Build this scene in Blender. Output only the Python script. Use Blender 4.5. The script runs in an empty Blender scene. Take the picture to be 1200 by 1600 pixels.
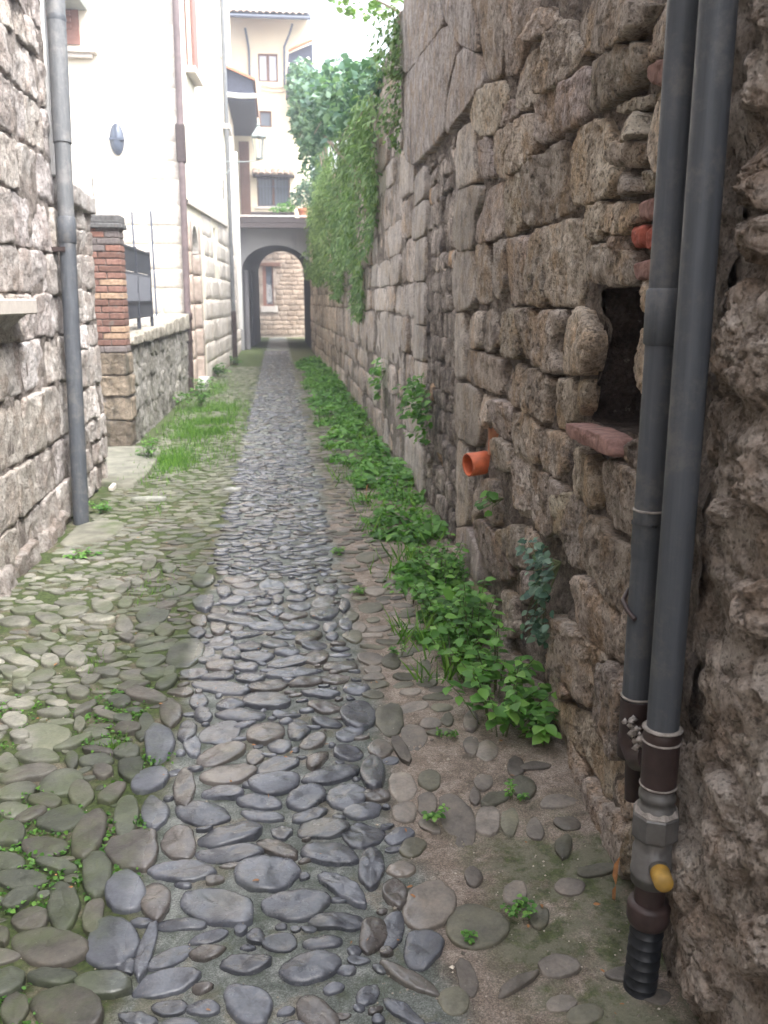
import bpy, math, random
import numpy as np
from mathutils import Vector, Matrix, Euler
random.seed(7); rng = np.random.default_rng(11)
scn = bpy.context.scene; COL = scn.collection
R = math.radians
# ---------------------------------------------------------------- camera, sky, sun, exposure
cam = bpy.data.cameras.new("camera"); cam_o = bpy.data.objects.new("camera", cam); COL.objects.link(cam_o)
cam_o.location = (0, 0, 1.55)
cam_o.rotation_euler = (R(90 - 13.2633), 0, R(-6.5833))
cam.sensor_fit = 'VERTICAL'; cam.sensor_height = 36.0; cam.lens = 36.0 * 1400 / 1600
cam.clip_start = 0.05; cam.clip_end = 400
cam.dof.use_dof = True; cam.dof.focus_distance = 2.6; cam.dof.aperture_fstop = 5.6
scn.camera = cam_o
W = bpy.data.worlds.new("World"); scn.world = W; W.use_nodes = True
wn = W.node_tree; wn.nodes.clear()
sky = wn.nodes.new("ShaderNodeTexSky"); sky.sky_type = 'NISHITA'; sky.sun_disc = False
sky.sun_elevation = R(58); sky.sun_rotation = R(140); sky.air_density = 1.0; sky.dust_density = 4.0; sky.ozone_density = 1.0
hs = wn.nodes.new("ShaderNodeHueSaturation"); hs.inputs['Saturation'].default_value = 0.30
bg = wn.nodes.new("ShaderNodeBackground"); bg.inputs['Strength'].default_value = 0.15
wo = wn.nodes.new("ShaderNodeOutputWorld")
wn.links.new(sky.outputs[0], hs.inputs['Color']); wn.links.new(hs.outputs[0], bg.inputs[0]); wn.links.new(bg.outputs[0], wo.inputs[0])
sun = bpy.data.lights.new("sun", 'SUN'); sun.energy = 0.9; sun.angle = R(25); sun.color = (1.0, 0.97, 0.93)
sun_o = bpy.data.objects.new("sun", sun); COL.objects.link(sun_o)
sd = Vector((math.sin(R(140)) * math.cos(R(58)), math.cos(R(140)) * math.cos(R(58)), math.sin(R(58))))
sun_o.rotation_euler = (-sd).to_track_quat('-Z', 'Y').to_euler()
scn.view_settings.view_transform = 'Standard'; scn.view_settings.look = 'None'
scn.view_settings.exposure = 2.6; scn.view_settings.gamma = 1.0; scn.view_settings.use_curve_mapping = False
scn.render.engine = 'CYCLES'; scn.cycles.use_denoising = True; scn.cycles.denoiser = 'OPENIMAGEDENOISE'; scn.cycles.denoising_prefilter = 'ACCURATE'; scn.cycles.denoising_input_passes = 'RGB_ALBEDO_NORMAL'; scn.cycles.max_bounces = 6; scn.cycles.diffuse_bounces = 4

# ---------------------------------------------------------------- noise
def _h(x, y, z, s):
    n = (x * 374761393 + y * 668265263 + z * 1274126177 + s * 974711) & 0xffffffff
    n = ((n ^ (n >> 13)) * 1274126177) & 0xffffffff
    n = ((n ^ (n >> 16)) * 2246822519) & 0xffffffff
    return ((n ^ (n >> 15)) & 0xffffff) / 16777215.0
def vnoise(p, s=0):
    i = np.floor(p).astype(np.int64); f = p - i; u = f * f * f * (f * (f * 6 - 15) + 10)
    r = 0
    for dx in (0, 1):
        for dy in (0, 1):
            for dz in (0, 1):
                w = (u[:, 0] if dx else 1 - u[:, 0]) * (u[:, 1] if dy else 1 - u[:, 1]) * (u[:, 2] if dz else 1 - u[:, 2])
                r = r + w * _h(i[:, 0] + dx, i[:, 1] + dy, i[:, 2] + dz, s)
    return r * 2 - 1
def fbm(p, sc=1.0, oc=4, s=0, gain=.5):
    p = np.asarray(p, float) * sc; a = 1.0; r = 0; t = 0
    for k in range(oc):
        r = r + a * vnoise(p, s + k * 17); t += a; a *= gain; p = p * 2.03 + 11.3
    return r / t
def ridge(p, sc, oc=3, s=0):
    p = np.asarray(p, float) * sc; a = 1.0; r = 0; t = 0
    for k in range(oc):
        r = r + a * (1 - np.abs(vnoise(p, s + k * 13))); t += a; a *= .5; p = p * 2.1 + 5.7
    return r / t

# ---------------------------------------------------------------- objects
def props(o, label=None, cat=None, group=None, kind=None):
    if label: o['label'] = label
    if cat: o['category'] = cat
    if group: o['group'] = group
    if kind: o['kind'] = kind
    return o
def thing(name, loc, label, cat, group=None):
    o = bpy.data.objects.new(name, None); o.empty_display_size = .1; COL.objects.link(o); o.location = loc
    return props(o, label, cat, group)
def wloc(o):
    v = Vector((0, 0, 0))
    while o is not None: v += o.location; o = o.parent
    return v
def link(name, me, mat=None, parent=None, smooth=False):
    """one mesh object; vertices are in world metres, re-based on the object's own middle-bottom"""
    o = bpy.data.objects.new(name, me); COL.objects.link(o)
    n = len(me.vertices)
    co = np.empty(n * 3, np.float32); me.vertices.foreach_get('co', co); co = co.reshape(-1, 3)
    c = (co.min(0) + co.max(0)) / 2; c[2] = co[:, 2].min()
    co -= c; me.vertices.foreach_set('co', co.ravel()); me.update()
    o.location = Vector(c.tolist()) - (wloc(parent) if parent else Vector((0, 0, 0)))
    if parent: o.parent = parent
    if mat: me.materials.append(mat)
    if smooth: me.polygons.foreach_set('use_smooth', np.ones(len(me.polygons), bool))
    return o
class MB:
    """collects verts/faces (+ a tint per vertex)"""
    def __init__(s): s.v = []; s.f = []; s.t = []; s.n = 0
    def add(s, v, f, tint=(1, 1, 1)):
        v = np.asarray(v, float); s.v.append(v); k = s.n
        s.f += [tuple(i + k for i in q) for q in f]; s.n += len(v)
        s.t.append(np.tile(np.array(tint, float), (len(v), 1)) if np.ndim(tint) == 1 else np.asarray(tint, float))
        return s
    def box(s, x0, x1, y0, y1, z0, z1, tint=(1, 1, 1), bev=0.0):
        if bev <= 0:
            v = [(x, y, z) for x in (x0, x1) for y in (y0, y1) for z in (z0, z1)]
            return s.add(v, [(0, 1, 3, 2), (4, 6, 7, 5), (0, 4, 5, 1), (2, 3, 7, 6), (0, 2, 6, 4), (1, 5, 7, 3)], tint)
        b = bev; c = np.array([(x0 + x1) / 2, (y0 + y1) / 2, (z0 + z1) / 2]); h = np.array([abs(x1 - x0) / 2, abs(y1 - y0) / 2, abs(z1 - z0) / 2])
        b = min(b, h.min() * .6)
        v = []; idx = {}
        for ax in range(3):
            for sg in [(a, b_, c_) for a in (-1, 1) for b_ in (-1, 1) for c_ in (-1, 1)]:
                e = h - b; e = e.copy(); e[ax] = h[ax]
                idx[(sg, ax)] = len(v); v.append(c + np.array(sg) * e)
        f = []
        for ax in range(3):
            o1, o2 = [a for a in range(3) if a != ax]
            for d in (-1, 1):
                q = []
                for (p, r_) in ((-1, -1), (1, -1), (1, 1), (-1, 1)):
                    sg = [0, 0, 0]; sg[ax] = d; sg[o1] = p; sg[o2] = r_
                    q.append(idx[(tuple(sg), ax)])
                f.append(tuple(q))
        for ax in range(3):      # edges along ax
            o1, o2 = [a for a in range(3) if a != ax]
            for p in (-1, 1):
                for r_ in (-1, 1):
                    a_ = [0, 0, 0]; a_[o1] = p; a_[o2] = r_; a_[ax] = -1; b_ = list(a_); b_[ax] = 1
                    f.append((idx[(tuple(a_), o1)], idx[(tuple(b_), o1)], idx[(tuple(b_), o2)], idx[(tuple(a_), o2)]))
        for sg in [(a, b_, c_) for a in (-1, 1) for b_ in (-1, 1) for c_ in (-1, 1)]:
            f.append((idx[(sg, 0)], idx[(sg, 1)], idx[(sg, 2)]))
        return s.add(v, f, tint)
    def tube(s, pts, rad, n=12, tint=(1, 1, 1), cap=True):
        pts = [Vector(p) for p in pts]; rad = rad if hasattr(rad, '__len__') else [rad] * len(pts)
        v = []; f = []; m = len(pts)
        t0 = (pts[1] - pts[0]).normalized(); ref = Vector((0, 0, 1)) if abs(t0.z) < .9 else Vector((1, 0, 0))
        nx = t0.cross(ref).normalized()
        for i, p in enumerate(pts):
            t = (pts[min(i + 1, m - 1)] - pts[max(i - 1, 0)]); t = t.normalized() if t.length > 1e-9 else t0
            nx = (nx - t * nx.dot(t)).normalized(); ny = t.cross(nx)
            for k in range(n):
                a = 2 * math.pi * k / n; v.append(p + (nx * math.cos(a) + ny * math.sin(a)) * rad[i])
        for i in range(m - 1):
            for k in range(n):
                f.append((i * n + k, i * n + (k + 1) % n, (i + 1) * n + (k + 1) % n, (i + 1) * n + k))
        if cap: v += v[:n] + v[(m - 1) * n:m * n]; f.append(tuple(m * n + k for k in range(n - 1, -1, -1))); f.append(tuple((m + 1) * n + k for k in range(n)))
        return s.add([tuple(p) for p in v], f, tint)
    def mesh(s, name):
        me = bpy.data.meshes.new(name); v = np.concatenate(s.v) if s.v else np.zeros((0, 3))
        me.from_pydata(v.tolist(), [], s.f)
        at = me.attributes.new('tint', 'FLOAT_COLOR', 'POINT')
        t = np.concatenate(s.t); at.data.foreach_set('color', np.concatenate([t, np.ones((len(t), 1))], 1).astype(np.float32).ravel())
        return me
    def build(s, name, mat, parent=None, smooth=False): return link(name, s.mesh(name), mat, parent, smooth)
def grid_mesh(P, nu, nv, name, tint=None, keep=None):
    """P (nu*nv,3) row-major -> mesh"""
    i = np.arange(nu - 1)[:, None] * nv + np.arange(nv - 1)[None]; i = i.ravel()
    q = np.stack([i, i + nv, i + nv + 1, i + 1], 1)
    if keep is not None: q = q[keep]
    me = bpy.data.meshes.new(name); me.vertices.add(len(P)); me.vertices.foreach_set('co', P.astype(np.float32).ravel())
    me.loops.add(len(q) * 4); me.loops.foreach_set('vertex_index', q.ravel().astype(np.int32))
    me.polygons.add(len(q)); me.polygons.foreach_set('loop_start', (np.arange(len(q)) * 4).astype(np.int32))
    me.update(calc_edges=True)
    at = me.attributes.new('tint', 'FLOAT_COLOR', 'POINT')
    t = np.ones((len(P), 3)) if tint is None else np.broadcast_to(tint, (len(P), 3))
    at.data.foreach_set('color', np.concatenate([t, np.ones((len(P), 1))], 1).astype(np.float32).ravel())
    return me
def inpoly(x, y, poly):
    r = np.zeros(len(x), bool); n = len(poly)
    for i in range(n):
        x0, y0 = poly[i]; x1, y1 = poly[(i + 1) % n]
        c = ((y0 > y) != (y1 > y)); r ^= c & (x < (x1 - x0) * (y - y0) / ((y1 - y0) if y1 != y0 else 1e-9) + x0)
    return r
def outline(poly, n, wob, seed, chaikin=2):
    p = np.array(poly, float)
    for _ in range(chaikin):
        q = np.roll(p, -1, 0); p = np.stack([p * .86 + q * .14, p * .14 + q * .86], 1).reshape(-1, 2)
    q = np.roll(p, -1, 0); L = np.hypot(*(q - p).T); s = np.concatenate([[0], np.cumsum(L)])
    t = np.linspace(0, s[-1], n, endpoint=False); pc = np.vstack([p, p[:1]])
    p = np.stack([np.interp(t, s, pc[:, 0]), np.interp(t, s, pc[:, 1])], 1)
    c = p.mean(0); q3 = np.concatenate([p, np.full((n, 1), seed * 3.7)], 1)
    size = np.sqrt(((p - c) ** 2).sum(1)).mean()
    return p + (p - c) / np.maximum(1e-6, np.hypot(*(p - c).T))[:, None] * (fbm(q3, 2.2 / max(size, .03), 3, seed) * wob)[:, None]
def stone(mb, poly, M, back, front, bulge=.015, rough=.012, n=36, tint=(1, 1, 1), seed=0, wob=.012, edge=.025, rfreq=9, chaikin=2, tilt=.01, rings=(.9, .7, .4, .15), fine=0.0):
    """an irregular dressed or rough stone on a wall: M(u, v, d) -> world, d outwards"""
    p = outline(poly, n, wob, seed, chaikin); c = p.mean(0)
    rg = np.random.default_rng(seed + 5); ta, tb = rg.normal(0, tilt, 2)
    size = np.sqrt(((p - c) ** 2).sum(1)).mean()
    e = min(edge / max(size, 1e-3), .35)
    ev = edge * (1 + .8 * fbm(np.concatenate([p, np.full((n, 1), seed * 1.9)], 1), 1.2 / max(size, .03), 2, seed % 37))
    U = [(1.02, back), (1.0, front - ev), (1 - e * .3, front - ev * .38), (1 - e * .75, front - ev * .08)] + [(k * (1 - e), None) for k in rings]
    V = []; D = []
    for k, d in U:
        q = c + (p - c) * k; V.append(q)
        D.append(np.broadcast_to(d, (n,)) if d is not None else np.full(n, front) + bulge * (1 - k * k))
    V.append(c[None]); D.append(np.array([front + bulge]))
    V = np.concatenate(V); D = np.concatenate(D)
    rel = (V - c) / max(size, 1e-3)
    P3 = np.concatenate([V, D[:, None] * .5 + seed * .37], 1)
    amp = np.ones(len(V)); amp[:n] = 0; amp[n:2 * n] = .6
    D = D + amp * (fbm(P3, rfreq, 4, seed % 50, .55) * rough + rel[:, 0] * ta + rel[:, 1] * tb)
    if fine:
        D = D - amp * fine * np.clip(fbm(P3, 30, 4, 5, .65) + .05, 0, 1) * 2.2
        sh = amp * fine * .9; V = V + np.stack([fbm(P3, 26, 3, 71) * sh, fbm(P3, 26, 3, 83) * sh], 1)
    P = M(V[:, 0], V[:, 1], D)
    f = []; m = len(U)
    for r_ in range(m - 1):
        for k in range(n):
            f.append((r_ * n + k, r_ * n + (k + 1) % n, (r_ + 1) * n + (k + 1) % n, (r_ + 1) * n + k))
    l = (m - 1) * n
    for k in range(n): f.append((l + k, l + (k + 1) % n, m * n))
    mb.add(P, f, tint); return mb
def quad_poly(u0, u1, v0, v1, j, rg):
    a = lambda: rg.uniform(-j, j)
    um = (u0 + u1) / 2
    return [(u0 + a(), v0 + a()), (um, v0 + a()), (u1 + a(), v0 + a()), (u1 + a(), (v0 + v1) / 2), (u1 + a(), v1 + a()), (um, v1 + a()), (u0 + a(), v1 + a()), (u0 + a(), (v0 + v1) / 2)]
def courses(u0, u1, v0, v1, hr, wr, rg, gap=.012):
    """irregular ashlar layout -> list of (u0,u1,v0,v1)"""
    out = []; v = v0
    while v < v1 - .03:
        h = rg.uniform(*hr); h = min(h, v1 - v) if v1 - v - h > hr[0] * .5 else v1 - v
        u = u0 - rg.uniform(0, wr[0]) * .6
        while u < u1 - .02:
            w = rg.uniform(*wr); e = min(u + w, u1)
            if u1 - e < wr[0] * .45: e = u1
            s = max(u, u0)
            if e - s > .05: out.append((s + gap / 2, e - gap / 2, v + gap / 2, v + h - gap / 2))
            u = e
        v += h
    return out

# ---------------------------------------------------------------- materials
class NT:
    def __init__(s, name):
        s.m = bpy.data.materials.new(name); s.m.use_nodes = True; s.t = s.m.node_tree; s.t.nodes.clear()
        s.out = s.n("ShaderNodeOutputMaterial"); s.b = s.n("ShaderNodeBsdfPrincipled"); s.l(s.b.outputs[0], s.out.inputs[0])
        s.pos = s.n("ShaderNodeNewGeometry").outputs['Position']
    def n(s, k, **kw):
        o = s.t.nodes.new(k)
        for a, b in kw.items(): setattr(o, a, b)
        return o
    def l(s, a, b): s.t.links.new(a, b)
    def set(s, i, v):
        if hasattr(v, 'is_linked') or hasattr(v, 'links'): s.l(v, i)
        elif hasattr(v, '__len__') and len(v) == 3 and i.type == 'RGBA': i.default_value = (*v, 1)
        else: i.default_value = v
    def scale(s, v, sc):
        o = s.n("ShaderNodeVectorMath", operation='MULTIPLY'); s.l(v, o.inputs[0]); o.inputs[1].default_value = sc; return o.outputs[0]
    def noise(s, sc, det=5, rough=.55, vec=None, dist=0):
        o = s.n("ShaderNodeTexNoise"); o.inputs['Scale'].default_value = sc; o.inputs['Detail'].default_value = det; o.inputs['Roughness'].default_value = rough
        o.inputs['Distortion'].default_value = dist
        s.l(vec if vec is not None else s.pos, o.inputs['Vector']); return o.outputs['Fac']
    def vor(s, sc, vec=None, feat='F1', out='Distance'):
        o = s.n("ShaderNodeTexVoronoi", feature=feat); o.inputs['Scale'].default_value = sc
        s.l(vec if vec is not None else s.pos, o.inputs['Vector']); return o.outputs[out]
    def ramp(s, f, stops):
        o = s.n("ShaderNodeValToRGB"); s.l(f, o.inputs[0]); e = o.color_ramp.elements
        while len(e) < len(stops): e.new(.5)
        for k, (p, c) in enumerate(stops):
            e[k].position = p; e[k].color = (*c, 1) if hasattr(c, '__len__') else (c, c, c, 1)
        return o.outputs[0]
    def step(s, f, a, b): 
        o = s.n("ShaderNodeMapRange", interpolation_type='SMOOTHSTEP'); s.set(o.inputs[0], f); o.inputs[1].default_value = a; o.inputs[2].default_value = b; return o.outputs[0]
    def math(s, op, a, b=0.0):
        o = s.n("ShaderNodeMath", operation=op); s.set(o.inputs[0], a); s.set(o.inputs[1], b); return o.outputs[0]
    def mix(s, f, a, b, mode='MIX'):
        o = s.n("ShaderNodeMix", data_type='RGBA', blend_type=mode); s.set(o.inputs['Factor'], f)
        s.set(o.inputs[6], a); s.set(o.inputs[7], b); return o.outputs[2]
    def attr(s, name='tint'):
        return s.n("ShaderNodeAttribute", attribute_name=name).outputs['Color']
    def rnd(s): return s.n("ShaderNodeObjectInfo").outputs['Random']
    def xyz(s):
        o = s.n("ShaderNodeSeparateXYZ"); s.l(s.pos, o.inputs[0]); return o.outputs
    def bump(s, h, strength=.5, dist=.01, prev=None):
        o = s.n("ShaderNodeBump"); o.inputs['Strength'].default_value = strength; o.inputs['Distance'].default_value = dist
        s.l(h, o.inputs['Height'])
        if prev is not None: s.l(prev, o.inputs['Normal'])
        return o.outputs[0]
    def fin(s, col, rough=.8, nrm=None, spec=.5, metal=0.0):
        s.set(s.b.inputs['Base Color'], col); s.set(s.b.inputs['Roughness'], rough); s.b.inputs['Specular IOR Level'].default_value = spec
        s.b.inputs['Metallic'].default_value = metal
        if nrm is not None: s.l(nrm, s.b.inputs['Normal'])
        return s.m
def simple(name, col, rough=.6, var=.25, sc=18, bump=.15, metal=0.0, spec=.5, tint=False, grime=None):
    t = NT(name); n = t.noise(sc, 6); f = t.ramp(n, [(.3, tuple(c * (1 - var) for c in col)), (.7, tuple(min(1, c * (1 + var)) for c in col))])
    if tint: f = t.mix(1.0, f, t.attr(), 'MULTIPLY')
    if grime: f = t.mix(t.step(t.noise(3.1, 7, .65), .52, .72), f, grime)
    return t.fin(f, rough, t.bump(t.noise(sc * 5, 4), bump, .004), spec, metal)
def wall_stone(name, dark, mid, light, soot=.6, pit=1.0, ochre=None, pitscale=42, soot_lo=.56, soot_hi=.72, sootcol=(.06, .052, .048), speck=.5):
    t = NT(name); tint = t.attr()
    big = t.noise(2.3, 6, .6); med = t.noise(13, 9, .68); fin = t.noise(75, 6, .68)
    f = t.math('ADD', t.math('MULTIPLY', big, .30), t.math('ADD', t.math('MULTIPLY', med, .42), t.math('MULTIPLY', fin, .28)))
    col = t.ramp(f, [(.42, dark), (.5, mid), (.585, light)])
    if ochre: col = t.mix(t.step(t.noise(5.5, 7, .66), .47, .63), col, t.mix(1.0, t.ramp(fin, [(.3, .55), (.7, 1.4)]), ochre, 'MULTIPLY'))
    col = t.mix(1.0, col, tint, 'MULTIPLY')
    st = t.noise(1.0, 9, .72, t.scale(t.pos, (9.0, 9.0, 1.5)))
    col = t.mix(t.math('MULTIPLY', t.step(st, soot_lo, soot_hi), soot), col, sootcol)
    sl = t.math('MULTIPLY', t.step(t.noise(1.0, 7, .66, t.scale(t.pos, (2.6, 2.6, 1.0)), .4), .52, .70), soot * .9)
    col = t.mix(sl, col, t.mix(1.0, col, tuple(c * 5.2 for c in sootcol), 'MULTIPLY'))
    lich = t.step(t.noise(31, 8, .75), .60, .68)
    col = t.mix(t.math('MULTIPLY', lich, speck), col, tuple(min(1, c * 1.25 + .05) for c in light))
    hole = t.step(t.noise(pitscale, 6, .72), .37, .45)
    h2 = t.step(t.vor(pitscale * 2.2), .16, .34)
    hole = t.math('MULTIPLY', hole, t.math('MAXIMUM', h2, .35))
    nb = t.bump(t.noise(19, 10, .72), min(1, .85 * pit), .06)
    nb = t.bump(hole, min(1, .8 * pit), .02, nb)
    nb = t.bump(t.noise(130, 5, .65), min(1, .6 * pit), .008, nb)
    col = t.mix(t.math('MULTIPLY', t.math('SUBTRACT', 1.0, hole), .62 * min(1, pit)), col, tuple(c * .42 for c in dark))
    return t.fin(col, .92, nb, .2)
M_wall = wall_stone("weathered_limestone", (.24, .20, .172), (.50, .435, .385), (.72, .655, .60), .58, 1.0, (.50, .39, .295))
M_core = wall_stone("old_mortar", (.13, .105, .088), (.26, .215, .18), (.42, .365, .315), .6, 1.0)
M_tuff = wall_stone("porous_tuff", (.29, .24, .20), (.58, .505, .44), (.78, .71, .64), .35, 1.2, (.44, .35, .28), 36, .6, .8)
M_quoin = wall_stone("smooth_limestone", (.30, .265, .24), (.52, .47, .43), (.66, .60, .54), .5, .85, (.50, .42, .34), 42, .52, .74)
M_infill = wall_stone("sooty_rubble", (.15, .13, .118), (.32, .275, .245), (.50, .44, .385), .62, 1.0, None, 42, .44, .62)
M_pale = wall_stone("pale_travertine", (.30, .265, .245), (.50, .46, .43), (.68, .645, .62), .5, .8, (.44, .38, .34), 42, .62, .8, (.12, .10, .095))
M_palec = wall_stone("pale_mortar", (.15, .125, .11), (.26, .225, .20), (.38, .34, .31), .5, .8)
M_gard = wall_stone("damp_garden_stone", (.14, .13, .11), (.30, .285, .26), (.48, .46, .43), .8, .7, None, 42, .5, .68, (.075, .075, .06))
M_ash = wall_stone("cream_ashlar", (.50, .46, .41), (.62, .585, .54), (.74, .71, .67), .25, .3, None, 42, .6, .8, (.3, .26, .22))
M_far = wall_stone("far_brown_stone", (.24, .19, .15), (.38, .31, .255), (.50, .43, .37), .4, .6)
def brick_mat():
    t = NT("old_brick"); col = t.mix(1.0, t.ramp(t.noise(30, 7, .65), [(.3, (.5, .48, .48)), (.55, (.95, 1, 1.05)), (.75, (1.3, 1.35, 1.4))]), t.attr(), 'MULTIPLY')
    col = t.mix(t.step(t.noise(9, 7, .65), .58, .7), col, (.17, .15, .135))
    return t.fin(col, .9, t.bump(t.noise(60, 7, .65), .5, .01), .2)
M_brick = brick_mat()
def plaster(name, col, stain):
    t = NT(name); f = t.ramp(t.noise(1.6, 6, .6), [(.3, tuple(c * .93 for c in col)), (.7, col)])
    f = t.mix(t.math('MULTIPLY', t.step(t.noise(1.0, 7, .65, t.scale(t.pos, (2.5, 2.5, .7))), .55, .8), .5), f, stain)
    return t.fin(f, .9, t.bump(t.noise(60, 5), .2, .004), .2)
M_cream = plaster("cream_plaster", (.80, .74, .62), (.62, .55, .45))
M_yellow = plaster("yellow_plaster", (.78, .69, .52), (.58, .49, .37))
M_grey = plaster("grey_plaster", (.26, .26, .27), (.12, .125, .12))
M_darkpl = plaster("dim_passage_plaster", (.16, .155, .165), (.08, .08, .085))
M_wood = simple("brown_wood", (.16, .085, .06), .65, .3, 25)
M_darkwood = simple("dark_timber", (.045, .035, .035), .75, .3, 20)
M_redwood = simple("red_brown_shutter", (.24, .115, .085), .55, .12, 25)
def pipe_mat(name, col, worn):
    t = NT(name); st = t.noise(1.0, 7, .7, t.scale(t.pos, (60, 60, 2.2))); f = t.ramp(st, [(.32, tuple(c * .72 for c in col)), (.55, col), (.75, tuple(c * 1.35 for c in col))])
    f = t.mix(t.math('MULTIPLY', t.step(t.noise(8, 9, .76), .48, .66), .65), f, worn)
    f = t.mix(t.math('MULTIPLY', t.step(t.noise(1.0, 4, .6, t.scale(t.pos, (34, 34, 9))), .70, .74), .6), f, tuple(min(1, c * 1.7) for c in worn))
    return t.fin(f, t.ramp(t.noise(12, 5, .6), [(.35, .46), (.7, .72)]), t.bump(t.noise(80, 5, .65), .14, .004), .5)
M_pvc = pipe_mat("grey_plastic_pipe", (.072, .080, .093), (.15, .145, .14))
M_pvcl = pipe_mat("worn_grey_pipe", (.125, .132, .14), (.22, .215, .21))
M_iron = simple("rusty_brown_pipe", (.045, .028, .026), .5, .35, 20, .15)
M_blackiron = simple("black_iron", (.02, .021, .026), .5, .2, 20, .1)
M_rail = simple("dark_grey_railing_metal", (.045, .05, .065), .5, .15, 20, .05)
M_galv = simple("dull_galvanised_metal", (.14, .135, .13), .48, .25, 26, .15, .35)
M_tape = simple("black_corrugated_sleeve", (.012, .014, .018), .45, .25, 30, .06)
M_paste = simple("pale_sealing_paste", (.30, .27, .245), .9, .35, 60, .5)
M_yel = simple("yellow_plastic_cap", (.50, .28, .03), .6, .25, 50, .1, grime=(.30, .2, .07))
M_orange = simple("orange_plastic", (.55, .125, .045), .55, .2, 30, .06, grime=(.33, .13, .075))
M_orangeold = simple("faded_orange_clay", (.42, .17, .09), .8, .2, 30, .15)
M_terra = simple("terracotta", (.42, .17, .095), .85, .2, 30, .2)
M_tile = simple("roof_tile", (.42, .33, .28), .85, .35, 8, .3, tint=True)
M_glass = simple("window_glass", (.10, .115, .14), .12, .1, 4, .0)
M_curt = simple("net_curtain_behind_glass", (.50, .53, .60), .35, .1, 8, .05)
M_white = simple("white_painted", (.78, .77, .75), .6, .04, 12, .05)
M_sill = simple("sill_stone", (.55, .50, .45), .8, .1, 20, .15)
M_slab = simple("mossy_slab", (.17, .165, .13), .85, .35, 9, .5, grime=(.09, .115, .05))
M_lampm = simple("blue_grey_metal", (.075, .09, .125), .5, .1, 20, .03)
M_copper = simple("weathered_copper", (.27, .31, .32), .6, .15, 20, .05)
M_navy = simple("dark_blue_stained_boards", (.03, .036, .06), .7, .3, 15, .1)
M_pebble = simple("loose_grit", (.42, .37, .31), .9, .35, 40, .2, tint=True)
def cobble_mat():
    t = NT("river_cobble"); tint = t.attr(); n = t.noise(9, 7, .6); f = t.noise(90, 5, .6)
    col = t.mix(1.0, t.ramp(t.math('ADD', t.math('MULTIPLY', n, .7), t.math('MULTIPLY', f, .3)), [(.34, (.50, .50, .51)), (.5, (1, 1, 1)), (.66, (1.5, 1.47, 1.40))]), tint, 'MULTIPLY')
    X = t.xyz(); nz = t.n("ShaderNodeNewGeometry").outputs['Normal']; sep = t.n("ShaderNodeSeparateXYZ"); t.l(nz, sep.inputs[0])
    col = t.mix(t.math('MULTIPLY', t.step(t.noise(3.2, 6, .65), .5, .72), .35), col, (.075, .082, .05))
    gm = t.math('MULTIPLY', t.step(t.noise(4.3, 7, .68), .42, .62), t.math('SUBTRACT', 1.0, t.step(X[0], -.5, -.4)))
    col = t.mix(t.math('MULTIPLY', gm, .6), col, (.075, .095, .04))
    chips = t.step(t.vor(34), .05, .09)
    col = t.mix(t.math('MULTIPLY', t.math('SUBTRACT', 1.0, chips), .35), col, (.28, .26, .24))
    cen = t.math('MULTIPLY', t.step(X[0], -.46, -.40), t.math('SUBTRACT', 1.0, t.step(X[0], .28, .36)))
    wet = t.ramp(t.noise(6, 6, .65), [(.35, .16), (.55, .27), (.75, .42)]); dry = t.ramp(t.noise(7, 6, .6), [(.35, .45), (.7, .7)])
    rough = t.mix(cen, dry, wet)
    nb = t.bump(t.noise(22, 8, .66), .4, .012); nb = t.bump(t.noise(160, 4, .6), .4, .003, nb)
    t.l(t.math('MULTIPLY', cen, .8), t.b.inputs['Coat Weight']); t.b.inputs['Coat Roughness'].default_value = .22; t.b.inputs['Coat IOR'].default_value = 1.4
    t.l(t.bump(t.noise(40, 5, .6), .15, .004), t.b.inputs['Coat Normal'])
    return t.fin(col, rough, nb, .5)
M_cob = cobble_mat()
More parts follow.
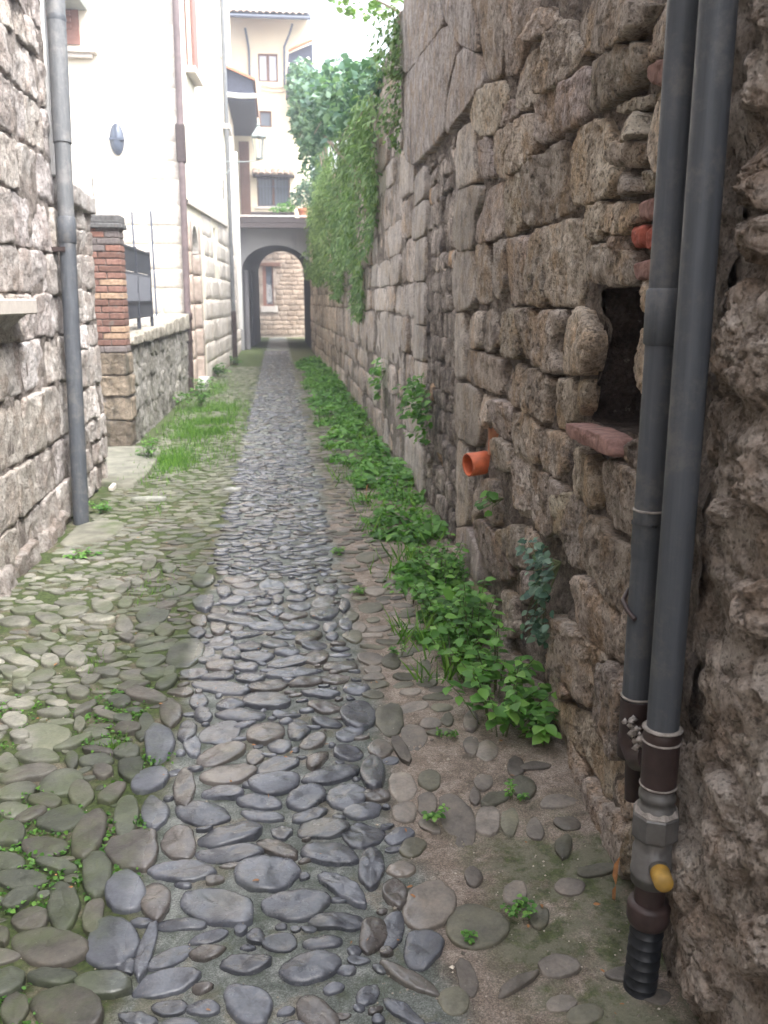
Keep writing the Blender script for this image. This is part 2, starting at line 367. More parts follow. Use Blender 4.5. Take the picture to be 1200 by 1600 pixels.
def bed_mat():
    t = NT("alley_bedding"); X = t.xyz(); w = t.math('MULTIPLY', t.math('SUBTRACT', t.noise(2.3, 5, .6), .5), .34)
    x = t.math('ADD', X[0], w)
    cen = t.math('MULTIPLY', t.step(x, -.46, -.36), t.math('SUBTRACT', 1.0, t.step(x, .27, .40)))
    rgt = t.step(x, .27, .40)
    gr = t.vor(330, out='Color'); g1 = t.n("ShaderNodeSeparateColor"); t.l(gr, g1.inputs[0]); g = g1.outputs[0]; g2 = g1.outputs[1]
    n1 = t.noise(5.5, 7, .62); n2 = t.noise(17, 7, .65)
    cem = t.ramp(n2, [(.33, (.12, .14, .12)), (.5, (.225, .245, .225)), (.68, (.38, .39, .375))])
    cem = t.mix(t.math('MULTIPLY', t.step(n1, .52, .62), .7), cem, t.mix(1.0, t.ramp(n2, [(.3, .7), (.7, 1.3)]), (.36, .31, .25), 'MULTIPLY'))
    sand = t.ramp(t.math('ADD', t.math('MULTIPLY', n2, .55), t.math('MULTIPLY', n1, .45)), [(.36, (.13, .11, .085)), (.48, (.29, .235, .19)), (.62, (.44, .37, .315))])
    soil = t.ramp(n2, [(.33, (.10, .08, .06)), (.5, (.17, .14, .105)), (.68, (.28, .24, .185))])
    col = t.mix(cen, t.mix(rgt, soil, sand), cem)
    col = t.mix(.7, col, t.mix(1.0, col, t.ramp(g, [(0, .45), (.5, .95), (1, 1.7)]), 'MULTIPLY'))
    moss = t.ramp(t.noise(60, 6, .6), [(.35, (.030, .050, .013)), (.65, (.095, .135, .035))])
    lm = t.math('MULTIPLY', t.math('SUBTRACT', 1.0, t.step(x, -.48, -.36)), t.step(t.noise(2.9, 7, .66), .36, .52))
    # green front corner on the right and greening of the far ground
    rm = t.math('MULTIPLY', t.math('MULTIPLY', t.step(x, .44, .56), t.math('SUBTRACT', 1.0, t.step(X[1], 2.15, 2.6))), t.step(t.noise(5, 7, .68), .36, .54))
    fm = t.math('MULTIPLY', t.step(X[1], 6, 9), t.math('MULTIPLY', t.math('SUBTRACT', 1.0, cen), .75))
    col = t.mix(t.math('MULTIPLY', lm, .95), col, moss); col = t.mix(t.math('MULTIPLY', rm, .85), col, t.mix(t.step(t.noise(14, 7, .7), .42, .6), (.20, .205, .14), moss)); col = t.mix(fm, col, moss)
    cm = t.math('MULTIPLY', cen, t.step(t.noise(11, 6, .7), .5, .62)); col = t.mix(t.math('MULTIPLY', cm, .5), col, (.085, .115, .065))
    nb = t.bump(t.noise(38, 9, .74), .8, .03); nb = t.bump(g2, .6, .004, nb)
    return t.fin(col, t.mix(cen, (.9, .9, .9), (.42, .42, .42)), nb, .4)
M_bed = bed_mat()
def leaf_mat(name, a, b, c, trans=.35, rough=.5):
    t = NT(name); s = t.n("ShaderNodeSeparateColor"); t.l(t.attr(), s.inputs[0])
    col = t.ramp(s.outputs[0], [(.1, a), (.55, b), (.95, c)]); t.fin(col, rough, None, .4)
    tr = t.n("ShaderNodeBsdfTranslucent"); t.l(t.mix(1.0, col, (1.2, 1.35, .6), 'MULTIPLY'), tr.inputs[0])
    mx = t.n("ShaderNodeMixShader"); mx.inputs[0].default_value = trans; t.l(t.b.outputs[0], mx.inputs[1]); t.l(tr.outputs[0], mx.inputs[2]); t.l(mx.outputs[0], t.out.inputs[0])
    return t.m
M_leaf = leaf_mat("weed_leaf", (.055, .15, .03), (.12, .29, .055), (.23, .43, .10))
M_leafb = leaf_mat("bright_leaf", (.04, .12, .015), (.08, .21, .03), (.15, .31, .06))
M_creep = leaf_mat("creeper_leaf", (.045, .10, .075), (.10, .19, .14), (.25, .36, .28))
M_hang = leaf_mat("hanging_herb_leaf", (.075, .15, .045), (.15, .25, .085), (.29, .39, .19))
M_dull = leaf_mat("dull_clover", (.022, .06, .016), (.04, .10, .025), (.08, .16, .045))
M_grass = leaf_mat("grass_blade", (.05, .13, .015), (.11, .25, .03), (.20, .36, .06))
M_stem = simple("plant_stem", (.11, .13, .05), .7, .3, 40)
M_twig = simple("bare_twig", (.25, .19, .15), .8, .3, 40)
M_dead = simple("dead_leaf", (.34, .16, .06), .7, .3, 60)

# ---------------------------------------------------------------- leaves
LT = np.array([(0, 0, 0), (.30, .40, .05), (.30, 0, -.02), (.30, -.40, .05), (.68, .33, .02), (.68, 0, -.06), (.68, -.33, .02), (1, 0, -.16)])
LF = [(0, 2, 1), (0, 3, 2), (1, 2, 5, 4), (2, 3, 6, 5), (4, 5, 7), (5, 6, 7)]
BT = np.array([(0, .5, 0), (0, -.5, 0), (.5, .42, 0.0), (.5, -.42, 0.0), (1, 0, -.18)]); BF = [(0, 1, 3, 2), (2, 3, 4)]
def leaf_mesh(name, pos, ax, nr, size, ratio=.8, shade=None, T=LT, F=LF):
    pos = np.asarray(pos, float); N = len(pos)
    ax = ax / np.linalg.norm(ax, axis=1)[:, None]; sd_ = np.cross(nr, ax); sd_ /= np.linalg.norm(sd_, axis=1)[:, None] + 1e-9; nn = np.cross(ax, sd_)
    size = np.broadcast_to(size, (N,)); ratio = np.broadcast_to(ratio, (N,))
    V = pos[:, None] + size[:, None, None] * (T[None, :, 0, None] * ax[:, None] + T[None, :, 1, None] * (sd_ * ratio[:, None])[:, None] + T[None, :, 2, None] * nn[:, None])
    k = len(T); me = bpy.data.meshes.new(name); me.vertices.add(N * k); me.vertices.foreach_set('co', V.astype(np.float32).ravel())
    li = []; st = []; 
    fl = [i for f in F for i in f]; ln = [len(f) for f in F]
    li = (np.arange(N)[:, None] * k + np.array(fl)[None]).ravel(); off = np.concatenate([[0], np.cumsum(ln)[:-1]])
    st = (np.arange(N)[:, None] * sum(ln) + off[None]).ravel()
    me.loops.add(len(li)); me.loops.foreach_set('vertex_index', li.astype(np.int32)); me.polygons.add(len(st)); me.polygons.foreach_set('loop_start', st.astype(np.int32))
    me.update(calc_edges=True)
    sh = rng.uniform(0, 1, N) if shade is None else shade
    at = me.attributes.new('tint', 'FLOAT_COLOR', 'POINT'); c = np.repeat(sh, k); at.data.foreach_set('color', np.stack([c, c, c, np.ones_like(c)], 1).astype(np.float32).ravel())
    return me
def unit(n, up=0.0):
    v = rng.normal(size=(n, 3)); v[:, 2] += up; return v / np.linalg.norm(v, axis=1)[:, None]
def herb(base, Rr, H, nst, leaf, mat, name, label, cat, group=None, tall=1.0, lean=(0, 0), stem_r=.0022, pairs=5, parent=None, ratio=.85):
    """a small leafy plant: stems that carry opposite leaves"""
    th = thing(name, base, label, cat, group) if parent is None else parent
    P = []; A = []; N = []; S = []; st = MB()
    for i in range(nst):
        a = rng.uniform(0, 2 * math.pi); r = Rr * math.sqrt(rng.uniform(.02, 1)); h = H * rng.uniform(.5, 1.0) * (1 - .45 * (r / Rr) ** 2)
        b = np.array(base) + np.array([math.cos(a) * r * .35, math.sin(a) * r * .35, 0]); tip = np.array(base) + np.array([math.cos(a) * r + lean[0] * h, math.sin(a) * r + lean[1] * h, h])
        mid = (b + tip) / 2 + np.array([0, 0, h * .12]); st.tube([b, mid, tip], [stem_r * 1.3, stem_r, stem_r * .6], 4)
        for k in range(pairs):
            t = .35 + .65 * (k + rng.uniform(0, .6)) / pairs; t = min(t, 1)
            p = (1 - t) ** 2 * b + 2 * t * (1 - t) * mid + t * t * tip; rot = k * math.pi / 2 + rng.uniform(-.4, .4) + a
            for sg in (0, math.pi):
                P.append(p); A.append([math.cos(rot + sg), math.sin(rot + sg), rng.uniform(-.35, .25)]); N.append([rng.normal(0, .25), rng.normal(0, .25), 1]); S.append(leaf * rng.uniform(.55, 1.1) * (.7 + .3 * t))
    me = leaf_mesh('foliage', P, np.array(A), np.array(N), np.array(S), ratio)
    link('foliage', me, mat, th); st.build('stem', M_stem, th)
    return th

# ---------------------------------------------------------------- surveyed layout, in metres
STONES = [['p', 8.171, 3.4, 7.06, 3.314, 6.011, 3.219, 5.462, 2.953, 5.972, 2.835, 6.077, 2.581, 7.641, 2.624, 8.146, 2.732], ['p', 5.431, 2.945, 4.698, 2.721, 4.611, 2.575, 4.914, 2.565, 5.538, 2.57, 6.01, 2.57, 5.937, 2.804], ['p', 8.941, 4.043, 7.772, 3.896, 6.368, 3.478, 6.044, 3.232, 7.106, 3.325, 8.218, 3.423, 8.882, 3.801], ['p', 6.332, 3.467, 4.984, 3.065, 4.794, 2.908, 4.723, 2.734, 5.432, 2.954, 5.98, 3.219], ['s', 4.958, 3.057, 4.166, 2.821, 4.167, 2.601, 4.221, 2.523, 4.545, 2.568, 4.676, 2.719, 4.746, 2.894], ['s', 4.151, 2.816, 3.74, 2.694, 3.745, 2.639, 3.781, 2.552, 3.9, 2.493, 3.977, 2.468, 4.14, 2.505, 4.143, 2.595], ['s', 3.721, 2.644, 3.514, 2.595, 3.4, 2.516, 3.502, 2.512, 3.68, 2.515, 3.769, 2.555], ['s', 3.92, 2.449, 3.8, 2.51, 3.501, 2.507, 3.461, 2.379, 3.346, 2.29, 3.625, 2.293, 3.821, 2.302, 3.933, 2.341], ['s', 3.183, 2.461, 2.963, 2.46, 2.369, 2.282, 2.353, 2.21, 2.453, 2.207, 2.802, 2.257, 2.973, 2.315, 3.138, 2.398], ['s', 2.448, 2.271, 2.348, 2.266, 2.284, 2.243, 2.296, 2.223, 2.353, 2.21, 2.41, 2.226], ['s', 3.5, 2.499, 3.213, 2.476, 3.154, 2.402, 2.973, 2.311, 3.148, 2.296, 3.232, 2.289, 3.527, 2.295, 3.565, 2.355, 3.485, 2.395], ['s', 2.317, 2.124, 2.324, 2.198, 2.27, 2.252, 2.133, 2.211, 2.114, 2.158, 2.138, 2.103, 2.264, 2.113], ['s', 2.107, 2.161, 2.095, 2.2, 1.997, 2.171, 2.004, 2.08, 2.123, 2.102], ['s', 2.837, 2.242, 2.632, 2.229, 2.346, 2.177, 2.322, 2.105, 2.399, 2.088, 2.58, 2.089, 2.793, 2.097, 2.891, 2.125, 2.824, 2.18], ['b', 2.305, 2.109, 2.167, 2.101, 2.064, 2.087, 2.034, 2.037, 2.094, 2.035, 2.251, 2.054, 2.299, 2.081], ['w', 2.305, 2.029, 2.25, 2.049, 2.013, 2.021, 2.01, 1.917, 2.037, 1.86, 2.125, 1.838, 2.21, 1.861, 2.256, 1.922], ['s', 3.307, 2.285, 2.993, 2.273, 2.845, 2.217, 2.829, 2.146, 2.928, 2.104, 3.205, 2.114, 3.291, 2.15], ['s', 3.614, 2.275, 3.5, 2.308, 3.332, 2.283, 3.304, 2.145, 3.472, 2.119, 3.596, 2.15], ['s', 2.567, 2.078, 2.452, 2.068, 2.319, 2.051, 2.311, 2.017, 2.405, 2.028, 2.568, 2.054], ['s', 2.59, 2.036, 2.561, 2.053, 2.328, 2.011, 2.296, 1.948, 2.489, 1.963, 2.573, 1.978], ['s', 2.527, 1.943, 2.478, 1.96, 2.295, 1.943, 2.275, 1.89, 2.355, 1.886, 2.498, 1.909], ['s', 2.544, 1.87, 2.444, 1.893, 2.338, 1.848, 2.323, 1.82, 2.459, 1.822, 2.531, 1.844], ['s', 2.318, 1.84, 2.204, 1.836, 2.182, 1.809, 2.294, 1.814], ['s', 2.209, 1.859, 2.125, 1.835, 2.039, 1.833, 2.049, 1.805, 2.149, 1.804, 2.187, 1.815], ['s', 3.106, 2.07, 3.046, 2.106, 2.713, 2.07, 2.605, 2.0, 2.567, 1.876, 2.641, 1.844, 2.872, 1.841, 3.105, 1.867, 3.175, 2.041], ['s', 3.78, 2.066, 3.684, 2.101, 3.497, 2.089, 3.285, 2.106, 3.195, 2.057, 3.126, 1.855, 3.461, 1.841, 3.715, 1.845, 3.786, 1.984], ['s', 2.885, 1.835, 2.639, 1.835, 2.625, 1.749, 2.675, 1.722, 2.88, 1.741], ['w', 2.623, 1.816, 2.416, 1.809, 2.315, 1.786, 2.318, 1.737, 2.437, 1.721, 2.595, 1.741], ['b', 2.312, 1.796, 2.162, 1.792, 2.138, 1.737, 2.302, 1.751], ['b', 2.352, 1.738, 2.23, 1.735, 2.231, 1.684, 2.311, 1.681, 2.354, 1.702], ['b', 2.217, 1.723, 2.043, 1.717, 2.037, 1.673, 2.21, 1.668], ['b', 2.316, 1.644, 2.085, 1.654, 2.074, 1.618, 2.154, 1.605, 2.276, 1.603], ['w', 2.134, 1.792, 2.027, 1.791, 2.016, 1.729, 2.126, 1.736], ['w', 2.292, 1.592, 2.202, 1.592, 2.133, 1.582, 2.139, 1.532, 2.204, 1.521, 2.234, 1.56], ['w', 2.126, 1.59, 2.057, 1.598, 2.035, 1.516, 2.112, 1.525], ['s', 2.604, 1.729, 2.377, 1.72, 2.367, 1.676, 2.469, 1.676, 2.566, 1.715], ['s', 2.806, 1.66, 2.737, 1.714, 2.566, 1.712, 2.337, 1.672, 2.292, 1.593, 2.539, 1.588, 2.662, 1.599, 2.813, 1.628], ['s', 3.381, 1.793, 3.289, 1.819, 2.984, 1.816, 2.849, 1.73, 2.829, 1.635, 2.903, 1.574, 2.986, 1.529, 3.329, 1.535], ['s', 3.644, 1.811, 3.414, 1.822, 3.364, 1.674, 3.357, 1.533, 3.638, 1.537, 3.659, 1.684], ['s', 3.983, 1.803, 3.677, 1.813, 3.675, 1.676, 3.673, 1.542, 3.969, 1.545], ['s', 4.382, 2.312, 4.008, 2.28, 3.692, 2.271, 3.626, 2.224, 3.604, 2.116, 3.764, 2.074, 4.161, 2.08, 4.315, 2.127, 4.433, 2.236], ['s', 4.782, 2.327, 4.508, 2.319, 4.433, 2.236, 4.344, 2.11, 4.71, 2.156, 4.798, 2.268], ['s', 4.903, 2.486, 4.721, 2.563, 4.374, 2.523, 4.184, 2.495, 4.142, 2.408, 4.264, 2.312, 4.423, 2.312, 4.691, 2.35, 4.843, 2.413], ['s', 4.135, 2.404, 4.022, 2.384, 3.902, 2.311, 4.039, 2.299, 4.231, 2.296], ['q', 5.629, 2.515, 5.114, 2.493, 4.924, 2.451, 4.832, 2.156, 5.015, 2.162, 5.557, 2.198], ['q', 5.575, 2.184, 4.959, 2.147, 4.666, 2.109, 4.692, 2.024, 4.843, 1.983, 4.831, 1.817, 5.511, 1.835], ['s', 4.642, 2.003, 4.431, 2.085, 4.198, 2.071, 4.151, 1.956, 4.136, 1.838, 4.394, 1.834, 4.787, 1.835, 4.787, 1.938], ['s', 4.153, 2.066, 3.952, 2.073, 3.814, 2.062, 3.778, 1.952, 3.758, 1.844, 3.947, 1.819, 4.104, 1.829, 4.107, 1.952], ['q', 5.509, 1.821, 4.914, 1.817, 4.832, 1.715, 4.805, 1.517, 5.467, 1.484], ['q', 5.479, 1.47, 5.151, 1.482, 5.085, 1.302, 5.09, 1.112, 5.418, 1.09], ['s', 4.803, 1.835, 4.48, 1.83, 4.395, 1.542, 4.71, 1.53], ['s', 4.401, 1.819, 4.065, 1.818, 4.045, 1.613, 4.19, 1.554, 4.361, 1.61], ['s', 4.05, 1.817, 3.726, 1.798, 3.697, 1.702, 3.725, 1.608, 3.677, 1.544, 4.012, 1.529, 4.031, 1.606], ['s', 5.059, 1.458, 4.715, 1.497, 4.578, 1.495, 4.59, 1.306, 5.049, 1.295], ['s', 4.545, 1.495, 4.273, 1.52, 4.164, 1.346, 4.36, 1.306, 4.556, 1.307], ['s', 4.199, 1.488, 4.027, 1.522, 3.766, 1.516, 3.744, 1.313, 4.06, 1.297, 4.148, 1.347], ['s', 3.744, 1.511, 3.587, 1.525, 3.509, 1.486, 3.52, 1.314, 3.724, 1.311], ['s', 3.496, 1.477, 3.355, 1.52, 3.133, 1.517, 3.113, 1.485, 3.19, 1.404, 3.146, 1.299, 3.322, 1.291, 3.507, 1.309], ['w', 3.07, 1.493, 2.925, 1.535, 2.803, 1.514, 2.677, 1.43, 2.721, 1.327, 2.939, 1.306, 3.124, 1.306, 3.141, 1.44], ['w', 2.195, 1.48, 2.115, 1.499, 2.032, 1.507, 2.026, 1.38, 2.089, 1.303, 2.141, 1.323, 2.223, 1.375, 2.23, 1.407, 2.186, 1.452], ['w', 2.134, 1.293, 2.066, 1.311, 2.071, 1.238, 2.142, 1.233], ['b', 2.822, 1.167, 2.364, 1.183, 2.322, 1.134, 2.374, 1.129, 2.813, 1.122], ['s', 2.305, 1.169, 2.244, 1.191, 2.074, 1.232, 2.081, 1.125, 2.228, 1.119, 2.299, 1.135], ['s', 3.674, 1.247, 3.577, 1.289, 3.305, 1.278, 3.237, 1.259, 3.268, 1.185, 3.27, 1.098, 3.578, 1.108, 3.658, 1.134], ['s', 3.214, 1.267, 2.943, 1.299, 2.909, 1.21, 3.001, 1.104, 3.202, 1.099, 3.248, 1.179], ['s', 2.897, 1.287, 2.732, 1.313, 2.765, 1.202, 2.85, 1.185, 2.893, 1.211], ['s', 3.789, 1.071, 3.646, 1.101, 3.356, 1.085, 3.358, 0.925, 3.584, 0.904, 3.77, 0.931], ['s', 3.317, 1.064, 3.206, 1.087, 2.998, 1.088, 2.982, 0.978, 3.098, 0.919, 3.261, 0.92, 3.329, 0.981], ['s', 2.951, 1.057, 2.829, 1.085, 2.605, 1.069, 2.565, 1.004, 2.574, 0.924, 2.706, 0.926, 2.854, 0.907, 2.956, 0.968], ['s', 2.558, 1.082, 2.35, 1.119, 2.195, 1.125, 2.09, 1.112, 2.089, 1.037, 2.155, 0.954, 2.268, 0.93, 2.42, 0.921, 2.527, 0.946], ['s', 3.805, 0.902, 3.519, 0.879, 3.518, 0.683, 3.753, 0.664], ['s', 3.488, 0.874, 3.266, 0.915, 2.968, 0.913, 3.08, 0.802, 3.093, 0.72, 3.23, 0.668, 3.353, 0.677, 3.462, 0.713], ['s', 3.078, 0.88, 2.919, 0.907, 2.714, 0.909, 2.663, 0.831, 2.638, 0.713, 2.867, 0.657, 2.974, 0.711, 3.05, 0.746], ['s', 2.685, 0.854, 2.617, 0.9, 2.472, 0.919, 2.413, 0.889, 2.23, 0.908, 2.1, 0.939, 2.169, 0.827, 2.205, 0.713, 2.347, 0.712, 2.448, 0.738, 2.591, 0.713, 2.623, 0.773], ['s', 2.752, 0.646, 2.684, 0.682, 2.38, 0.713, 2.263, 0.692, 2.246, 0.61, 2.338, 0.54, 2.585, 0.516, 2.677, 0.554], ['s', 3.023, 0.42, 2.956, 0.452, 2.587, 0.5, 2.325, 0.544, 2.453, 0.481, 2.514, 0.316, 2.529, 0.291, 2.739, 0.242, 2.991, 0.267], ['s', 2.514, 0.444, 2.295, 0.55, 2.146, 0.533, 2.124, 0.339, 2.198, 0.305, 2.285, 0.313, 2.468, 0.302], ['s', 3.247, 0.204, 3.033, 0.248, 2.754, 0.249, 2.803, 0.196, 3.002, 0.101, 3.221, 0.072], ['s', 3.195, 0.072, 2.832, 0.17, 2.484, 0.278, 2.267, 0.293, 2.21, 0.238, 2.235, 0.144, 2.314, 0.088, 2.499, 0.11, 2.771, 0.073, 3.087, 0.026], ['s', 3.054, 0.004, 2.984, 0.051, 2.688, 0.092, 2.558, 0.062, 2.534, -0.052, 2.611, -0.093, 2.836, -0.12, 2.991, -0.103], ['s', 2.246, 0.653, 2.163, 0.77, 2.102, 0.796, 2.123, 0.63, 2.211, 0.587, 2.258, 0.606], ['s', 2.256, 0.535, 2.213, 0.578, 2.106, 0.534, 2.137, 0.513, 2.218, 0.521], ['s', 2.228, 0.206, 2.146, 0.267, 2.017, 0.257, 2.025, 0.214, 2.106, 0.176, 2.188, 0.178], ['w', 1.996, 0.391, 1.948, 0.452, 1.9, 0.44, 1.923, 0.364, 1.989, 0.324], ['s', 2.519, 0.054, 2.455, 0.099, 2.329, 0.086, 2.154, 0.166, 2.027, 0.151, 2.058, 0.015, 2.143, -0.039, 2.271, -0.058, 2.419, -0.046, 2.515, -0.02], ['s', 2.151, 0.169, 2.095, 0.187, 1.971, 0.206, 2.014, 0.156, 2.12, 0.139], ['s', 1.981, 0.176, 1.952, 0.275, 1.905, 0.284, 1.902, 0.15, 1.954, 0.096], ['q', 5.414, 1.061, 4.925, 1.095, 4.616, 1.078, 4.542, 0.903, 4.616, 0.79, 5.308, 0.745], ['q', 5.339, 0.728, 4.89, 0.744, 4.833, 0.538, 4.832, 0.316, 5.305, 0.187, 5.341, 0.474], ['q', 5.303, 0.173, 4.831, 0.309, 4.442, 0.267, 4.378, 0.094, 4.776, 0.069, 5.212, 0.09], ['s', 5.048, 1.282, 4.539, 1.287, 4.066, 1.29, 4.039, 1.13, 4.333, 1.123, 5.024, 1.102], ['s', 3.97, 1.275, 3.736, 1.298, 3.694, 1.111, 3.822, 1.104, 4.0, 1.125], ['s', 4.439, 0.652, 4.171, 0.712, 4.083, 0.645, 4.063, 0.493, 4.242, 0.503, 4.374, 0.532], ['s', 4.799, 0.49, 4.548, 0.596, 4.431, 0.464, 4.765, 0.324], ['s', 4.524, 1.083, 4.293, 1.087, 4.273, 0.955, 4.486, 0.912], ['s', 4.211, 1.079, 4.101, 1.106, 3.799, 1.104, 3.782, 0.975, 3.889, 0.938, 4.114, 0.947], ['s', 3.783, 1.07, 3.602, 1.099, 3.385, 1.083, 3.342, 0.945, 3.404, 0.923, 3.707, 0.923, 3.742, 0.973], ['s', 3.339, 1.063, 3.024, 1.096, 2.99, 1.059, 3.083, 1.025, 3.07, 0.936, 3.2, 0.904, 3.311, 0.95], ['s', 4.187, 0.902, 4.014, 0.938, 3.833, 0.922, 3.79, 0.818, 4.091, 0.768, 4.146, 0.82], ['s', 3.79, 0.908, 3.713, 0.927, 3.504, 0.903, 3.43, 0.733, 3.466, 0.673, 3.67, 0.65, 3.777, 0.769], ['s', 3.476, 0.868, 3.266, 0.914, 3.113, 0.879, 3.078, 0.708, 3.314, 0.658, 3.442, 0.717], ['s', 3.09, 0.876, 2.811, 0.925, 2.858, 0.811, 3.041, 0.718], ['s', 4.479, 0.42, 4.329, 0.474, 4.131, 0.476, 3.825, 0.403, 3.755, 0.336, 3.985, 0.247, 4.199, 0.269, 4.439, 0.311], ['s', 4.081, 0.471, 3.731, 0.597, 3.61, 0.537, 3.497, 0.457, 3.757, 0.395, 3.943, 0.439], ['s', 3.638, 0.621, 3.384, 0.619, 3.359, 0.574, 3.54, 0.502], ['s', 3.747, 0.365, 3.487, 0.457, 3.433, 0.401, 3.472, 0.312, 3.618, 0.269, 3.765, 0.278], ['s', 4.774, 0.055, 4.271, 0.077, 3.976, 0.072, 3.898, -0.012, 4.325, -0.143, 4.545, -0.015], ['s', 3.981, 0.214, 3.681, 0.274, 3.61, 0.13, 3.764, 0.04, 3.958, 0.087], ['s', 5.394, 0.05, 5.026, 0.062, 4.581, 0.019, 4.762, -0.029, 5.334, -0.027], ['s', 3.729, -0.004, 3.638, 0.024, 3.516, 0.018, 3.507, -0.044, 3.619, -0.068, 3.717, -0.094], ['s', 4.44, -0.145, 4.191, -0.067, 3.819, 0.032, 3.714, -0.014, 3.798, -0.073, 4.179, -0.096], ['s', 3.324, 0.001, 3.198, 0.043, 3.057, 0.02, 3.076, -0.02, 3.237, -0.021]]
LUMPS = [[1.681, 2.072, 1.577, 2.051, 1.556, 1.977, 1.601, 1.996, 1.663, 2.015], [1.674, 1.99, 1.555, 1.971, 1.537, 1.874, 1.605, 1.86, 1.663, 1.885], [1.682, 1.815, 1.6, 1.831, 1.529, 1.833, 1.506, 1.708, 1.614, 1.704, 1.676, 1.736], [1.691, 1.68, 1.613, 1.696, 1.505, 1.701, 1.489, 1.617, 1.585, 1.628, 1.658, 1.635], [1.687, 1.562, 1.597, 1.569, 1.479, 1.564, 1.444, 1.376, 1.489, 1.353, 1.595, 1.379, 1.663, 1.377, 1.683, 1.441], [1.565, 1.259, 1.516, 1.295, 1.435, 1.326, 1.412, 1.204, 1.478, 1.17, 1.53, 1.202, 1.567, 1.226], [1.654, 1.175, 1.579, 1.199, 1.557, 1.171, 1.592, 1.129, 1.658, 1.095], [1.515, 0.983, 1.493, 1.04, 1.39, 1.085, 1.373, 0.994, 1.426, 0.966, 1.497, 0.973], [1.658, 0.877, 1.572, 0.919, 1.467, 0.9, 1.406, 0.86, 1.403, 0.76, 1.439, 0.654, 1.532, 0.646, 1.635, 0.687, 1.672, 0.786], [1.457, 0.929, 1.369, 0.972, 1.35, 0.869, 1.396, 0.848], [1.621, 0.607, 1.529, 0.629, 1.444, 0.637, 1.433, 0.576, 1.535, 0.511, 1.59, 0.545], [1.44, 0.705, 1.329, 0.755, 1.312, 0.661, 1.376, 0.636, 1.43, 0.653], [1.595, 0.538, 1.512, 0.57, 1.415, 0.57, 1.372, 0.498, 1.436, 0.426, 1.53, 0.431, 1.583, 0.471], [1.406, 0.601, 1.309, 0.647, 1.285, 0.52, 1.33, 0.503, 1.379, 0.535], [1.633, 0.251, 1.543, 0.347, 1.423, 0.355, 1.384, 0.27, 1.436, 0.15, 1.56, 0.067, 1.629, 0.111, 1.662, 0.178], [1.433, 0.41, 1.282, 0.499, 1.259, 0.378, 1.351, 0.299, 1.391, 0.354]]
